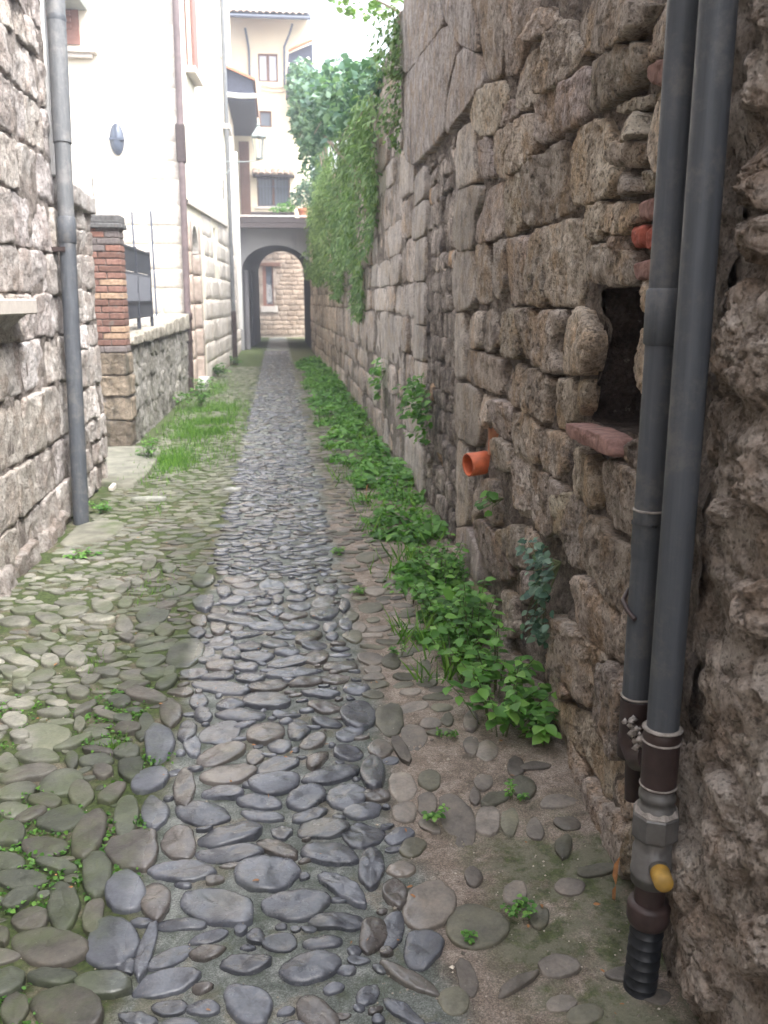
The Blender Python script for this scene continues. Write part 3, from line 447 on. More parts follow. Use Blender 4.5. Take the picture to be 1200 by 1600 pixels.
COBBLES = [[-1.094, 3.607, 0.065, 0.036, -64], [-1.041, 3.841, 0.079, 0.036, -71], [-1.138, 3.984, 0.068, 0.047, -41], [-0.84, 3.468, 0.061, 0.04, -60], [-0.899, 3.371, 0.046, 0.027, -19], [-1.092, 3.549, 0.042, 0.023, -64], [-0.779, 3.323, 0.065, 0.026, 68], [-0.894, 3.299, 0.063, 0.032, -14], [-0.87, 3.101, 0.096, 0.073, -57], [-0.682, 3.247, 0.06, 0.026, -36], [-0.778, 3.197, 0.061, 0.02, -76], [-0.767, 3.04, 0.069, 0.028, 43], [-0.869, 2.958, 0.075, 0.043, -18], [-0.669, 2.976, 0.056, 0.025, -24], [-0.748, 2.922, 0.059, 0.021, -75], [-0.866, 2.844, 0.079, 0.05, 13], [-0.66, 2.911, 0.054, 0.037, -4], [-0.746, 2.773, 0.078, 0.067, 89], [-0.627, 2.831, 0.047, 0.031, -62], [-0.536, 2.843, 0.081, 0.042, -82], [-0.46, 3.006, 0.13, 0.052, -83], [-0.461, 2.76, 0.085, 0.056, 78], [-0.662, 3.378, 0.063, 0.041, -67], [-0.567, 3.406, 0.101, 0.044, -36], [-0.632, 3.506, 0.064, 0.039, 23], [-0.451, 3.269, 0.121, 0.042, -82], [-0.454, 3.869, 0.157, 0.08, 88], [-0.592, 3.131, 0.05, 0.036, -28], [-0.669, 2.694, 0.074, 0.037, -72], [-0.571, 2.683, 0.068, 0.034, 78], [-0.774, 2.658, 0.064, 0.033, -38], [-0.876, 2.727, 0.057, 0.052, 48], [-0.867, 2.622, 0.052, 0.035, -37], [-0.797, 2.578, 0.047, 0.033, 46], [-0.699, 2.541, 0.076, 0.064, -59], [-0.596, 2.455, 0.125, 0.045, -87], [-0.503, 2.537, 0.107, 0.035, -83], [-0.416, 2.55, 0.089, 0.04, -79], [-0.832, 2.48, 0.07, 0.044, -61], [-0.716, 2.402, 0.065, 0.047, -17], [-0.456, 2.358, 0.105, 0.068, -72], [-0.332, 2.382, 0.079, 0.047, -78], [-0.796, 2.335, 0.053, 0.032, -41], [-0.658, 2.304, 0.06, 0.021, -23], [-0.534, 2.248, 0.093, 0.038, -79], [-0.448, 2.168, 0.082, 0.05, -73], [-0.363, 2.122, 0.072, 0.038, -79], [-0.739, 2.252, 0.071, 0.038, -16], [-0.721, 2.172, 0.047, 0.031, 47], [-0.597, 2.127, 0.095, 0.039, -75], [-0.514, 2.079, 0.068, 0.026, -83], [-0.67, 2.084, 0.05, 0.039, -50], [-0.723, 2.03, 0.035, 0.016, -67], [-0.603, 1.976, 0.097, 0.056, -29], [-0.448, 1.976, 0.091, 0.062, -74], [-0.362, 1.944, 0.091, 0.02, 86], [-0.403, 1.898, 0.033, 0.024, -60], [-0.66, 1.862, 0.045, 0.035, 90], [-0.564, 1.867, 0.052, 0.027, -9], [-0.441, 1.832, 0.062, 0.039, -9], [-0.625, 1.774, 0.052, 0.028, -74], [-0.506, 1.765, 0.087, 0.055, -32], [-1.181, 3.734, 0.069, 0.037, -64], [-1.252, 3.94, 0.061, 0.037, -57], [-1.018, 3.951, 0.06, 0.039, -60], [-0.816, 3.928, 0.065, 0.038, -81], [-0.773, 3.686, 0.06, 0.044, -35], [-0.636, 3.62, 0.06, 0.047, 33], [-0.599, 3.79, 0.07, 0.059, 74], [-0.567, 3.646, 0.059, 0.05, 70], [-1.048, 3.388, 0.055, 0.036, -30], [-1.028, 3.247, 0.058, 0.039, -45], [-0.974, 3.112, 0.05, 0.031, -59], [-0.961, 2.924, 0.062, 0.034, -63], [-0.623, 3.214, 0.043, 0.032, -50], [-0.702, 3.106, 0.049, 0.033, -24], [-0.531, 3.151, 0.102, 0.032, -86], [-0.57, 2.958, 0.052, 0.04, -50], [-0.345, 2.698, 0.121, 0.033, -85], [-0.345, 2.98, 0.085, 0.03, -81], [-0.374, 3.107, 0.089, 0.033, -86], [-0.354, 3.352, 0.067, 0.037, -87], [-0.326, 3.234, 0.059, 0.032, -75], [-0.432, 3.442, 0.057, 0.039, -34], [-0.288, 3.7, 0.069, 0.058, -51], [-0.287, 3.466, 0.125, 0.05, -29], [-0.294, 3.587, 0.068, 0.043, -13], [-0.227, 3.308, 0.056, 0.047, 5], [-0.179, 3.203, 0.095, 0.048, -18], [-0.255, 3.068, 0.083, 0.074, 80], [-0.086, 3.048, 0.091, 0.071, 79], [0.037, 3.059, 0.082, 0.041, -90], [-0.034, 2.936, 0.053, 0.044, -74], [-0.239, 2.909, 0.089, 0.061, 39], [-0.117, 2.867, 0.051, 0.03, 89], [-0.039, 2.802, 0.072, 0.053, 24], [0.086, 2.953, 0.061, 0.038, 55], [0.092, 2.82, 0.06, 0.031, 63], [-0.21, 2.767, 0.09, 0.068, 13], [-0.219, 2.647, 0.066, 0.039, -4], [-0.044, 2.685, 0.079, 0.06, 16], [-0.098, 2.586, 0.072, 0.036, -20], [-0.089, 2.505, 0.071, 0.027, -18], [0.052, 2.601, 0.072, 0.054, 49], [0.137, 2.722, 0.095, 0.048, 21], [0.054, 2.498, 0.055, 0.032, 15], [0.175, 2.587, 0.068, 0.062, 63], [-0.27, 2.527, 0.088, 0.057, -24], [-0.181, 2.408, 0.089, 0.047, 17], [-0.03, 2.415, 0.037, 0.028, -61], [0.09, 2.415, 0.075, 0.051, -10], [0.223, 2.497, 0.06, 0.045, 9], [0.211, 2.368, 0.071, 0.06, 88], [-0.181, 2.309, 0.091, 0.039, -3], [-0.042, 2.324, 0.074, 0.033, -46], [0.106, 2.276, 0.084, 0.053, -27], [-0.303, 2.244, 0.088, 0.048, -8], [-0.07, 2.208, 0.088, 0.078, -6], [0.218, 2.197, 0.09, 0.034, 82], [0.133, 2.121, 0.086, 0.033, -54], [-0.194, 2.086, 0.103, 0.063, -38], [0.002, 2.063, 0.083, 0.057, -4], [0.11, 1.987, 0.069, 0.032, -7], [-0.095, 1.957, 0.027, 0.023, -61], [-0.116, 1.867, 0.057, 0.03, -5], [0.032, 1.837, 0.07, 0.049, 10], [0.194, 1.925, 0.065, 0.033, 73], [-0.295, 1.828, 0.071, 0.037, 14], [-0.105, 1.737, 0.065, 0.044, -55], [0.041, 1.692, 0.06, 0.035, -60], [0.165, 1.74, 0.033, 0.023, 46], [-0.349, 1.718, 0.043, 0.019, -17], [0.201, 1.812, 0.019, 0.016, -7], [-0.077, 3.32, 0.094, 0.067, -28], [-0.078, 3.458, 0.078, 0.051, 8], [-0.146, 3.547, 0.06, 0.053, 15], [-0.174, 3.662, 0.056, 0.049, -48], [0.003, 3.703, 0.094, 0.052, 19], [0.029, 3.587, 0.11, 0.051, 10], [-0.131, 3.773, 0.072, 0.055, -18], [-0.246, 3.832, 0.073, 0.042, -82], [-0.17, 3.912, 0.073, 0.057, -74], [-0.053, 3.926, 0.06, 0.047, -18], [0.08, 3.478, 0.075, 0.041, 18], [0.127, 3.356, 0.079, 0.033, -16], [-0.009, 3.189, 0.049, 0.03, -10], [0.135, 3.237, 0.063, 0.043, -30], [0.266, 3.167, 0.121, 0.064, 86], [0.272, 3.386, 0.052, 0.049, -22], [0.131, 3.751, 0.084, 0.053, 79], [0.201, 3.49, 0.061, 0.045, 14], [0.004, 3.825, 0.059, 0.052, -31], [0.13, 3.889, 0.059, 0.051, -19], [0.231, 3.64, 0.07, 0.056, -12], [0.218, 3.013, 0.06, 0.041, 51], [0.14, 3.099, 0.057, 0.038, -28], [0.278, 2.74, 0.124, 0.041, 84], [0.206, 2.868, 0.054, 0.05, -21], [0.278, 2.584, 0.039, 0.039, -20], [-0.37, 3.877, 0.086, 0.042, -82], [-0.341, 3.779, 0.052, 0.049, -88], [-0.391, 3.625, 0.055, 0.053, -75], [0.366, 2.624, 0.079, 0.046, 86], [0.458, 2.654, 0.054, 0.037, 78], [0.351, 2.477, 0.052, 0.035, 81], [0.429, 2.51, 0.059, 0.029, 79], [0.413, 2.395, 0.046, 0.022, -63], [0.508, 2.405, 0.141, 0.051, 88], [0.315, 2.351, 0.047, 0.031, 33], [0.348, 2.287, 0.048, 0.035, 64], [0.598, 2.405, 0.074, 0.036, 74], [0.661, 2.385, 0.086, 0.026, 73], [0.723, 2.33, 0.061, 0.023, 78], [0.649, 2.513, 0.057, 0.028, 37], [0.751, 2.559, 0.061, 0.037, 81], [0.587, 2.539, 0.048, 0.017, 77], [0.777, 2.222, 0.051, 0.023, 66], [0.302, 2.186, 0.039, 0.031, -5], [0.353, 2.03, 0.093, 0.068, 63], [0.457, 1.936, 0.074, 0.071, 6], [0.271, 2.085, 0.057, 0.033, 90], [0.311, 1.871, 0.061, 0.045, 71], [0.241, 1.943, 0.063, 0.032, 74], [0.495, 2.135, 0.041, 0.024, 75], [0.59, 2.048, 0.052, 0.029, 72], [0.626, 1.946, 0.043, 0.024, 69], [0.4, 1.763, 0.053, 0.023, 90], [0.261, 1.774, 0.072, 0.021, -41], [0.239, 1.674, 0.059, 0.02, -51], [0.516, 1.734, 0.057, 0.014, 28], [0.597, 1.665, 0.033, 0.023, 4], [0.622, 1.769, 0.044, 0.036, -14], [0.379, 3.112, 0.111, 0.053, 83], [0.453, 2.956, 0.09, 0.047, 85], [0.393, 2.882, 0.122, 0.024, -85], [0.32, 2.895, 0.065, 0.041, 90], [0.369, 3.693, 0.071, 0.054, -78], [0.455, 3.673, 0.082, 0.04, 83], [0.364, 3.572, 0.039, 0.037, -88], [0.438, 4.378, 0.071, 0.066, 89], [0.595, 3.071, 0.052, 0.023, 78], [0.586, 3.577, 0.089, 0.031, 81], [0.36, 3.496, 0.044, 0.041, -11], [0.485, 4.644, 0.088, 0.059, 84], [0.509, 5.306, 0.133, 0.067, 85], [0.681, 3.047, 0.09, 0.027, 77], [0.642, 2.865, 0.067, 0.026, 77], [0.691, 2.819, 0.066, 0.038, 74], [0.763, 2.697, 0.074, 0.027, 74], [0.632, 2.616, 0.052, 0.03, 74], [-0.457, 4.945, 0.131, 0.066, -86], [-0.434, 4.584, 0.17, 0.055, -84], [-0.431, 4.292, 0.09, 0.037, -84], [-0.425, 4.125, 0.08, 0.04, -86], [-0.275, 4.923, 0.081, 0.067, -33], [-0.223, 4.828, 0.07, 0.056, 4], [-0.072, 4.799, 0.088, 0.067, 80], [0.051, 4.822, 0.07, 0.057, -80], [-0.2, 4.683, 0.09, 0.074, -26], [-0.335, 4.729, 0.114, 0.038, -85], [-0.053, 4.696, 0.06, 0.041, 63], [0.077, 4.726, 0.061, 0.057, 63], [0.226, 4.694, 0.096, 0.062, 89], [-0.295, 4.565, 0.075, 0.063, -53], [-0.124, 4.509, 0.05, 0.038, -17], [-0.039, 4.564, 0.079, 0.029, -89], [0.065, 4.574, 0.059, 0.054, -51], [-0.227, 4.422, 0.069, 0.048, -86], [-0.052, 4.381, 0.074, 0.047, -85], [0.071, 4.435, 0.061, 0.056, -57], [0.198, 4.503, 0.087, 0.058, 72], [-0.338, 4.408, 0.069, 0.047, -78], [-0.264, 4.285, 0.129, 0.073, -28], [-0.082, 4.251, 0.075, 0.027, -43], [0.042, 4.292, 0.073, 0.043, 25], [0.198, 4.321, 0.102, 0.07, 72], [-0.329, 4.188, 0.096, 0.038, -85], [-0.245, 4.162, 0.053, 0.036, -79], [-0.093, 4.168, 0.088, 0.052, -11], [0.077, 4.155, 0.079, 0.067, 8], [0.213, 4.133, 0.086, 0.035, 86], [-0.307, 3.977, 0.088, 0.061, -87], [-0.189, 4.074, 0.079, 0.049, 23], [0.105, 4.007, 0.095, 0.056, 69], [0.302, 4.442, 0.122, 0.03, 86], [0.31, 3.994, 0.083, 0.044, -87], [0.213, 3.994, 0.049, 0.031, 89], [0.29, 4.16, 0.082, 0.034, 86], [0.352, 4.105, 0.071, 0.033, 85], [0.324, 4.267, 0.071, 0.039, 86], [-0.67, 4.384, 0.14, 0.074, -90], [-0.584, 4.177, 0.089, 0.045, -84], [-0.67, 4.222, 0.058, 0.05, 5], [-0.79, 4.269, 0.098, 0.041, -79], [-0.928, 4.334, 0.081, 0.049, -18], [-0.947, 4.549, 0.111, 0.051, -69], [-0.967, 4.922, 0.074, 0.07, -72], [-0.891, 4.837, 0.096, 0.039, 87], [-0.828, 4.951, 0.055, 0.032, -73], [-0.808, 5.307, 0.124, 0.04, -89], [-0.766, 5.068, 0.073, 0.041, 78], [-0.917, 4.688, 0.055, 0.049, -73], [-0.833, 4.563, 0.059, 0.036, -87], [-1.082, 4.483, 0.08, 0.071, 86], [-1.173, 4.388, 0.1, 0.05, -53], [-1.315, 4.515, 0.075, 0.054, -13], [-1.233, 4.568, 0.084, 0.033, -37], [-1.122, 4.625, 0.081, 0.044, -15], [-1.169, 4.203, 0.054, 0.048, -29], [-1.166, 3.854, 0.092, 0.033, -36], [-1.118, 3.704, 0.063, 0.043, -86], [-1.029, 3.666, 0.062, 0.046, 60], [-1.32, 4.354, 0.087, 0.058, -33], [-1.066, 4.215, 0.056, 0.017, -75], [-1.102, 4.125, 0.045, 0.03, -27], [-0.867, 3.722, 0.044, 0.023, 59], [-0.821, 3.614, 0.049, 0.03, 68], [-0.929, 3.837, 0.077, 0.044, -73], [-0.77, 3.839, 0.052, 0.03, 5], [-0.592, 3.944, 0.086, 0.04, 17], [-0.628, 4.037, 0.072, 0.037, 19], [-0.499, 3.651, 0.055, 0.025, 89], [-1.332, 5.404, 0.084, 0.043, -42], [-1.35, 5.258, 0.076, 0.044, -38], [-0.497, 3.541, 0.071, 0.036, 69], [-0.697, 4.067, 0.053, 0.038, -29], [-0.748, 4.085, 0.044, 0.031, -64], [-0.591, 4.74, 0.079, 0.052, 56], [-0.623, 4.539, 0.058, 0.042, 45], [-0.743, 4.497, 0.066, 0.031, 37], [-0.677, 5.163, 0.074, 0.04, -78], [-0.48, 5.122, 0.092, 0.035, 84]]
NICHE = [(2.705, 1.588), (2.281, 1.583), (2.204, 1.521), (2.201, 1.488), (2.233, 1.407), (2.163, 1.369), (2.14, 1.302), (2.14, 1.225), (2.365, 1.186), (2.789, 1.179), (2.715, 1.298), (2.709, 1.396), (2.699, 1.474)]

# ================================================================ GROUND
def ground():
    mb = MB(); n = 24; V = [(0, 20, -.12)]; F = []
    for r_ in (30, 60, 90):
        for k in range(n): V.append((r_ * math.cos(2 * math.pi * k / n), 20 + r_ * math.sin(2 * math.pi * k / n), -.12))
    for k in range(n): F.append((0, 1 + k, 1 + (k + 1) % n))
    for j in (0, 1):
        for k in range(n): F.append((1 + j * n + k, 1 + (j + 1) * n + k, 1 + (j + 1) * n + (k + 1) % n, 1 + j * n + (k + 1) % n))
    mb.add(V, F); o = mb.build('ground', simple("bare_earth", (.2, .17, .13), .95, .3, 2, .2)); props(o, kind='structure')
ground()
us = np.concatenate([np.linspace(-1.95, -1.25, 40), np.linspace(-1.24, .9, 285), np.linspace(.91, 1.35, 20)])
vs_ = np.concatenate([np.arange(-.4, 1.2, .05), np.arange(1.2, 4.2, .0075), np.arange(4.2, 9, .035), np.arange(9, 42.01, .25)])
UU, VV = np.meshgrid(us, vs_, indexing='ij'); P = np.stack([UU.ravel(), VV.ravel(), np.zeros(UU.size)], 1)
def bed_z(P):
    z = .0025 + fbm(P, 3.2, 3, 3) * .010 + fbm(P, 22, 4, 5) * .006
    z += np.clip((P[:, 0] - .55) / .35, 0, 1) * .012 * np.clip((5 - P[:, 1]) / 3, 0, 1)
    return z
P[:, 2] = bed_z(P)
for i, (x, y, aa, bb, th) in enumerate(COBBLES):
    if y > 4.3: continue
    rg_ = np.random.default_rng(i); j = np.nonzero((np.abs(P[:, 0] - x) < aa * 1.7) & (np.abs(P[:, 1] - y) < aa * 1.7))[0]
    if len(j) == 0: continue
    dx, dy = P[j, 0] - x, P[j, 1] - y; t_ = R(th); u_ = dx * math.cos(t_) + dy * math.sin(t_); v_ = -dx * math.sin(t_) + dy * math.cos(t_)
    e_ = np.sqrt((u_ / (aa * 1.09)) ** 2 + (v_ / (bb * 1.05)) ** 2); w_ = (e_ - 1.0) * bb / .010
    P[j, 2] -= rg_.uniform(.0, .005) * np.exp(-w_ ** 2) * np.where(v_ < 0, 1.0, .45)
paving = link('alley_paving', grid_mesh(P, len(us), len(vs_), 'alley_paving'), M_bed, None, True); props(paving, kind='structure')
def cobble_tint(x, y, rg):
    e = rg.uniform(.68, 1.25)
    x = x + rg.normal(0, .03)
    if -.44 < x < .31: c = np.array([.092, .098, .116]) if rg.uniform() < .8 else np.array([.105, .094, .088])
    elif x <= -.44:
        c = np.array([.085, .077, .066]) if rg.uniform() < .6 else np.array([.072, .079, .060])
        if x < -.62 and 2.4 < y < 6.5:
            k = min(1, (-.62 - x) / .35) * min(1, (y - 2.4) / .7); c = c * (1 - k) + np.array([.19, .185, .155]) * k
        elif y > 6: c = np.array([.15, .15, .11])
    else: c = (np.array([.12, .115, .085]) if rg.uniform() < .5 else np.array([.165, .145, .125])) * rg.uniform(.75, 1.25)
    return c * e
def cobble(mb, x, y, a, b, th, seed, n=28, h=None):
    rg = np.random.default_rng(seed); t = np.linspace(0, 2 * math.pi, n, endpoint=False)
    ct, st_ = np.cos(t), np.sin(t); gp_ = rg.uniform(-.12, .38)
    e = np.stack([np.sign(ct) * np.abs(ct) ** rg.uniform(.8, 1.0) * a, np.sign(st_) * np.abs(st_) ** (1 + gp_) * b], 1)
    asym = 1 + rg.uniform(-.16, .16) * e[:, 0] / a; e[:, 1] *= asym; e[:, 1] += rg.uniform(-.25, .25) * b * (e[:, 0] / a) ** 2
    q3 = np.concatenate([e, np.full((n, 1), seed * 1.3)], 1); e *= (1 + .13 * fbm(q3, .8 / b, 3, seed % 40) + .05 * fbm(q3, 2.4 / b, 2, seed % 23))[:, None]
    th = R(th); rot = np.array([[math.cos(th), -math.sin(th)], [math.sin(th), math.cos(th)]])
    if h is None:
        h = rg.uniform(.006, .014) if -.44 < x < .31 else (rg.uniform(.010, .020) if x < 0 else rg.uniform(.003, .010))
        if y < 1.95 and -.2 < x < .3: h = rg.uniform(.004, .013)
    tl = rg.normal(0, .05); tf = rg.uniform(-.02, .10) if -.44 < x < .31 else rg.uniform(-.05, .06)
    dm = rg.uniform(-.001, .004); prof = [(1.0, -.02), (1.015, h * .40), (.985, h * .78), (.93, h * .95), (.8, h + dm * .4), (.58, h + dm * .75), (.32, h + dm * .95), (.12, h + dm)]
    V = []
    for k, z in prof:
        q = e * k; w = q @ rot.T; V.append(np.concatenate([w, np.full((n, 1), z)], 1))
    V.append(np.array([[0, 0, h + dm]])); V = np.concatenate(V)
    V[:, 2] += np.where(V[:, 2] > 0, V[:, 0] * tl - V[:, 1] * tf, 0)
    V[:, :2] += (x, y); nz = fbm(V + seed, 18, 3, seed % 31); V[n:, 2] += nz[n:] * .0035 + fbm(V[n:] + seed, 60, 2, 9) * .0015; V[n:2 * n, :2] += (nz[n:2 * n] * .004)[:, None]
    V[:, 2] += bed_z(V * [1, 1, 0])
    f = []; m = len(prof)
    for r_ in range(m - 1):
        for k in range(n): f.append((r_ * n + k, r_ * n + (k + 1) % n, (r_ + 1) * n + (k + 1) % n, (r_ + 1) * n + k))
    for k in range(n): f.append(((m - 1) * n + k, (m - 1) * n + (k + 1) % n, m * n))
    tb = cobble_tint(x, y, rg); mb.add(V, f, tb)
for i, (x, y, a, b, th) in enumerate(COBBLES):
    mb = MB(); cobble(mb, x, y, a * 1.09, b * 1.04, th, i + 3, 44 if y < 2.6 else 24); mb.build('cobble', M_cob, paving, True)
# the rest of the cobbles, row after row up the alley
cell = {}
def put(x, y, a): cell.setdefault((int(x / .25 + 100), int(y / .25 + 100)), []).append((x, y, a))
def free(x, y, a, k=.9):
    ci, cj = int(x / .25 + 100), int(y / .25 + 100)
    for i in (-1, 0, 1):
        for j in (-1, 0, 1):
            for (X, Y, (A, B, T)) in cell.get((ci + i, cj + j), ()):
                dx, dy = x - X, y - Y; u = dx * math.cos(T) + dy * math.sin(T); v = -dx * math.sin(T) + dy * math.cos(T)
                if (u / (A + a[0] * k)) ** 2 + (v / (B + a[1] * k)) ** 2 < 1: return False
    return True
for (x, y, a, b, th) in COBBLES: put(x, y, (a, b, R(th)))
mb = MB(); cnt = 0
def fill(x0, x1, y0, y1, ar, br, tries, seed0, n):
    global cnt
    rg = np.random.default_rng(seed0)
    for _ in range(tries):
        x, y = rg.uniform(x0, x1), rg.uniform(y0, y1); a, b = rg.uniform(*ar), rg.uniform(*br)
        if free(x, y, (a, b)):
            th = rg.normal(0, 12); put(x, y, (a, b, R(th))); cobble(mb, x, y, a, b, th, 1000 + cnt, n, rg.uniform(.005, .012) if -.44 < x < .3 else rg.uniform(.003, .010)); cnt += 1
fill(-.39, .27, 1.2, 5.2, (.035, .07), (.022, .036), 1500, 1, 18)
fill(-.40, .30, 1.2, 5.2, (.014, .032), (.010, .02), 1600, 15, 12)
fill(-1.5, -.45, 1.0, 5.4, (.03, .06), (.018, .032), 2500, 2, 16)
fill(-1.2, -.42, 1.0, 5.4, (.014, .03), (.010, .02), 1500, 25, 12)
fill(-.40, .27, 5.0, 9, (.045, .085), (.028, .045), 7000, 3, 14)
fill(-.40, .25, 5.0, 9, (.03, .045), (.018, .028), 4000, 33, 10)
fill(-.42, .25, 9, 29, (.05, .09), (.03, .05), 13000, 4, 8)
fill(.27, .7, 8, 24, (.05, .09), (.03, .05), 3000, 44, 8)
fill(-1.4, -.44, 5.0, 9, (.045, .08), (.025, .042), 6000, 5, 12)
fill(-1.4, -.44, 9, 22, (.05, .09), (.03, .05), 5000, 6, 8)
fill(.32, .84, 1.35, 3.2, (.03, .065), (.022, .042), 40, 71, 18)
fill(.3, .62, 3, 8, (.035, .07), (.025, .04), 900, 7, 12)
o = mb.build('cobbles', M_cob, paving, True); props(o, kind='stuff')
# loose grit
mb = MB(); rg = np.random.default_rng(5)
for k in range(1500):
    y = 1.25 + 3.2 * rg.uniform() ** 1.6; x = rg.uniform(-1.0, .85) if rg.uniform() < .35 else rg.uniform(.2, .85)
    s = rg.uniform(.0012, .0042) * (1 if rg.uniform() < .97 else 2.2); v = rg.normal(size=(6, 3)); v = np.array([(1, 0, 0), (-1, 0, 0), (0, 1, 0), (0, -1, 0), (0, 0, 1), (0, 0, -1)]) * rg.uniform(.6, 1.2, (6, 1)) * s
    z = bed_z(np.array([[x, y, 0.]]))[0]
    mb.add(v + (x, y, z + s * .5), [(0, 2, 4), (2, 1, 4), (1, 3, 4), (3, 0, 4), (2, 0, 5), (1, 2, 5), (3, 1, 5), (0, 3, 5)], np.array([1, 1, 1]) * rg.uniform(.35, 1.5))
o = mb.build('grit', M_pebble); props(o, label="pale loose grit scattered over the sandy joints", cat="grit", kind='stuff')

def rough_core(name, M, u0, u1, v0, v1, du, mat, parent, base=-.016, amp=.03, seed=1):
    nu, nv = max(2, int((u1 - u0) / du)), max(2, int((v1 - v0) / du)); a = np.linspace(u0, u1, nu); b = np.linspace(v0, v1, nv); A, B = np.meshgrid(a, b, indexing='ij'); A = A.ravel(); B = B.ravel()
    q = np.stack([A, B, np.zeros_like(A)], 1); return link(name, grid_mesh(M(A, B, base + fbm(q, 8, 4, seed) * amp), nu, nv, name), mat, parent, True)
# ================================================================ RIGHT WALL
XRY = [-1, .3, 1.3, 1.6, 2.06, 2.5, 3.2, 4.2, 5.9, 7.9, 9.5, 12.3, 17.2, 25, 40]
XRX = [.70, .76, .80, .81, .885, .925, .99, 1.0, 1.08, 1.13, 1.115, 1.14, 1.13, 1.03, 1.03]
def xr(y): return np.interp(y, XRY, XRX)
def MR(u, v, d): return np.stack([xr(u) + .025 - d, u, v], 1)
rw = thing('stone_wall', (1.1, 4.5, 0), "tall rough limestone wall on the right with a blocked doorway and a dark niche", "stone wall")
ny, nz_ = 440, 310
yy = np.linspace(1.70, 8.45, ny); zz = np.linspace(-.08, 4.6, nz_); Y, Z = np.meshgrid(yy, zz, indexing='ij'); Y = Y.ravel(); Z = Z.ravel()
q = np.stack([Y, Z, np.zeros_like(Y)], 1)
d = -.018 + fbm(q, 7, 5, 21) * .036 + (ridge(q, 16, 3, 2) - .7) * .03
door = (Y > 5.55) & (Y < 6.95) & (Z < 2.55); d = np.where(door, d - .012, d)
P = MR(Y, Z, d)
cy = (Y.reshape(ny, nz_)[:-1, :-1] + .008).ravel(); cz = (Z.reshape(ny, nz_)[:-1, :-1] + .008).ravel()
keep = ~inpoly(cy, cz, NICHE)
link('mortar_core', grid_mesh(P, ny, nz_, 'mortar_core', None, keep), M_core, rw, True)
mb = MB(); mb.box(1.55, 1.9, 1.7, 8.42, -.1, 4.6); mb.box(1.16, 1.6, 8.30, 8.42, -.1, 4.6); mb.box(1.05, 1.6, 1.7, 8.42, 4.5, 4.62); 
# inside of the niche
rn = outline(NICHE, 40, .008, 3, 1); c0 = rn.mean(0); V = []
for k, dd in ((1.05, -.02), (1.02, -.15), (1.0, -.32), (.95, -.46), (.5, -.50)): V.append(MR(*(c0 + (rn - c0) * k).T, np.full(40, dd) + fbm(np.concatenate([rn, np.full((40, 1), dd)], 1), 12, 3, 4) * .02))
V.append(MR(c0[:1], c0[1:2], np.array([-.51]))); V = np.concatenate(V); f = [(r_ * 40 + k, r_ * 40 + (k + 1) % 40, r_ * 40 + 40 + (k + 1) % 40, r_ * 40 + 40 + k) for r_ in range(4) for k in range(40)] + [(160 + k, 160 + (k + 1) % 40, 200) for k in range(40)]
mn = MB(); mn.add(V, f, (.36, .33, .33)); mn.build('niche', M_core, rw, True)  # dark tint puts the recess's shade into the colour, along with soot
mb.build('wall_body', M_core, rw)
NICHE_EDGE = outline(NICHE, 60, 0, 1, 1).tolist()
KM = {'r': M_wall, 's': M_wall, 'w': M_wall, 'p': M_wall, 'q': M_quoin, 'b': M_brick}
for i, s in enumerate(STONES):
    k = s[0]; poly = [(s[j], s[j + 1]) for j in range(1, len(s), 2)]; rg = np.random.default_rng(i + 40); mb = MB()
    cy_ = np.mean([p[0] for p in poly]); cz_ = np.mean([p[1] for p in poly])
    if k == 'b': tint = np.array([[.34, .14, .10], [.30, .17, .14], [.26, .15, .12]][i % 3]) if not (cy_ < 2.35 and 1.64 < cz_ < 1.75) else np.array([.40, .11, .075])
    elif k == 'p': tint = np.array([.86, .86, .88]) * rg.uniform(.9, 1.08)
    elif k == 'w': tint = np.array([1.25, 1.2, 1.08]) * rg.uniform(.95, 1.1)
    else: tint = np.array([1, .98, .96]) * rg.uniform(.74, 1.22) * (1, rg.uniform(.97, 1.01), rg.uniform(.90, 1.02))
    fr = {'s': rg.uniform(.005, .035), 'w': .025, 'p': .035, 'r': -.22, 'q': rg.uniform(.02, .03), 'b': .02}[k]
    sill = (k == 'b' and cz_ < 1.3)
    if sill: fr = .055
    sc = 1.0
    c_ = np.array([cy_, cz_]); poly = [tuple(c_ + (np.array(p) - c_) * 1.02) for p in poly]
    near = cy_ < 4.6
    hi = cy_ < 4.2 and k in 'swr'
    nn = min(math.hypot(p[0] - w[0], p[1] - w[1]) for p in poly for w in NICHE_EDGE)
    stone(mb, poly, MR, -.03 if nn < .09 else -.12, fr, *((.005, .015) if k in 'swr' else (.004, .016) if k in 'pq' else (.003, .006)), n=100 if hi else 56, tint=tint, seed=i + 2,
          wob=.012 if k in 'swr' else .009, edge=.011 if k in 'swr' else .014, rfreq=8 if near else 6, chaikin=1, tilt=.012 if k in 'swr' else .003,
          rings=tuple(np.linspace(.97, .06, 20)) if hi else (.96, .9, .82, .72, .62, .51, .4, .28, .15), fine=.009 if hi else .007 if k in 'swr' else .004)
    o = mb.build('brick' if k == 'b' else 'stone', KM[k], rw, True)
    if sill: o['label'] = "long brown brick that juts out as the niche's sill"
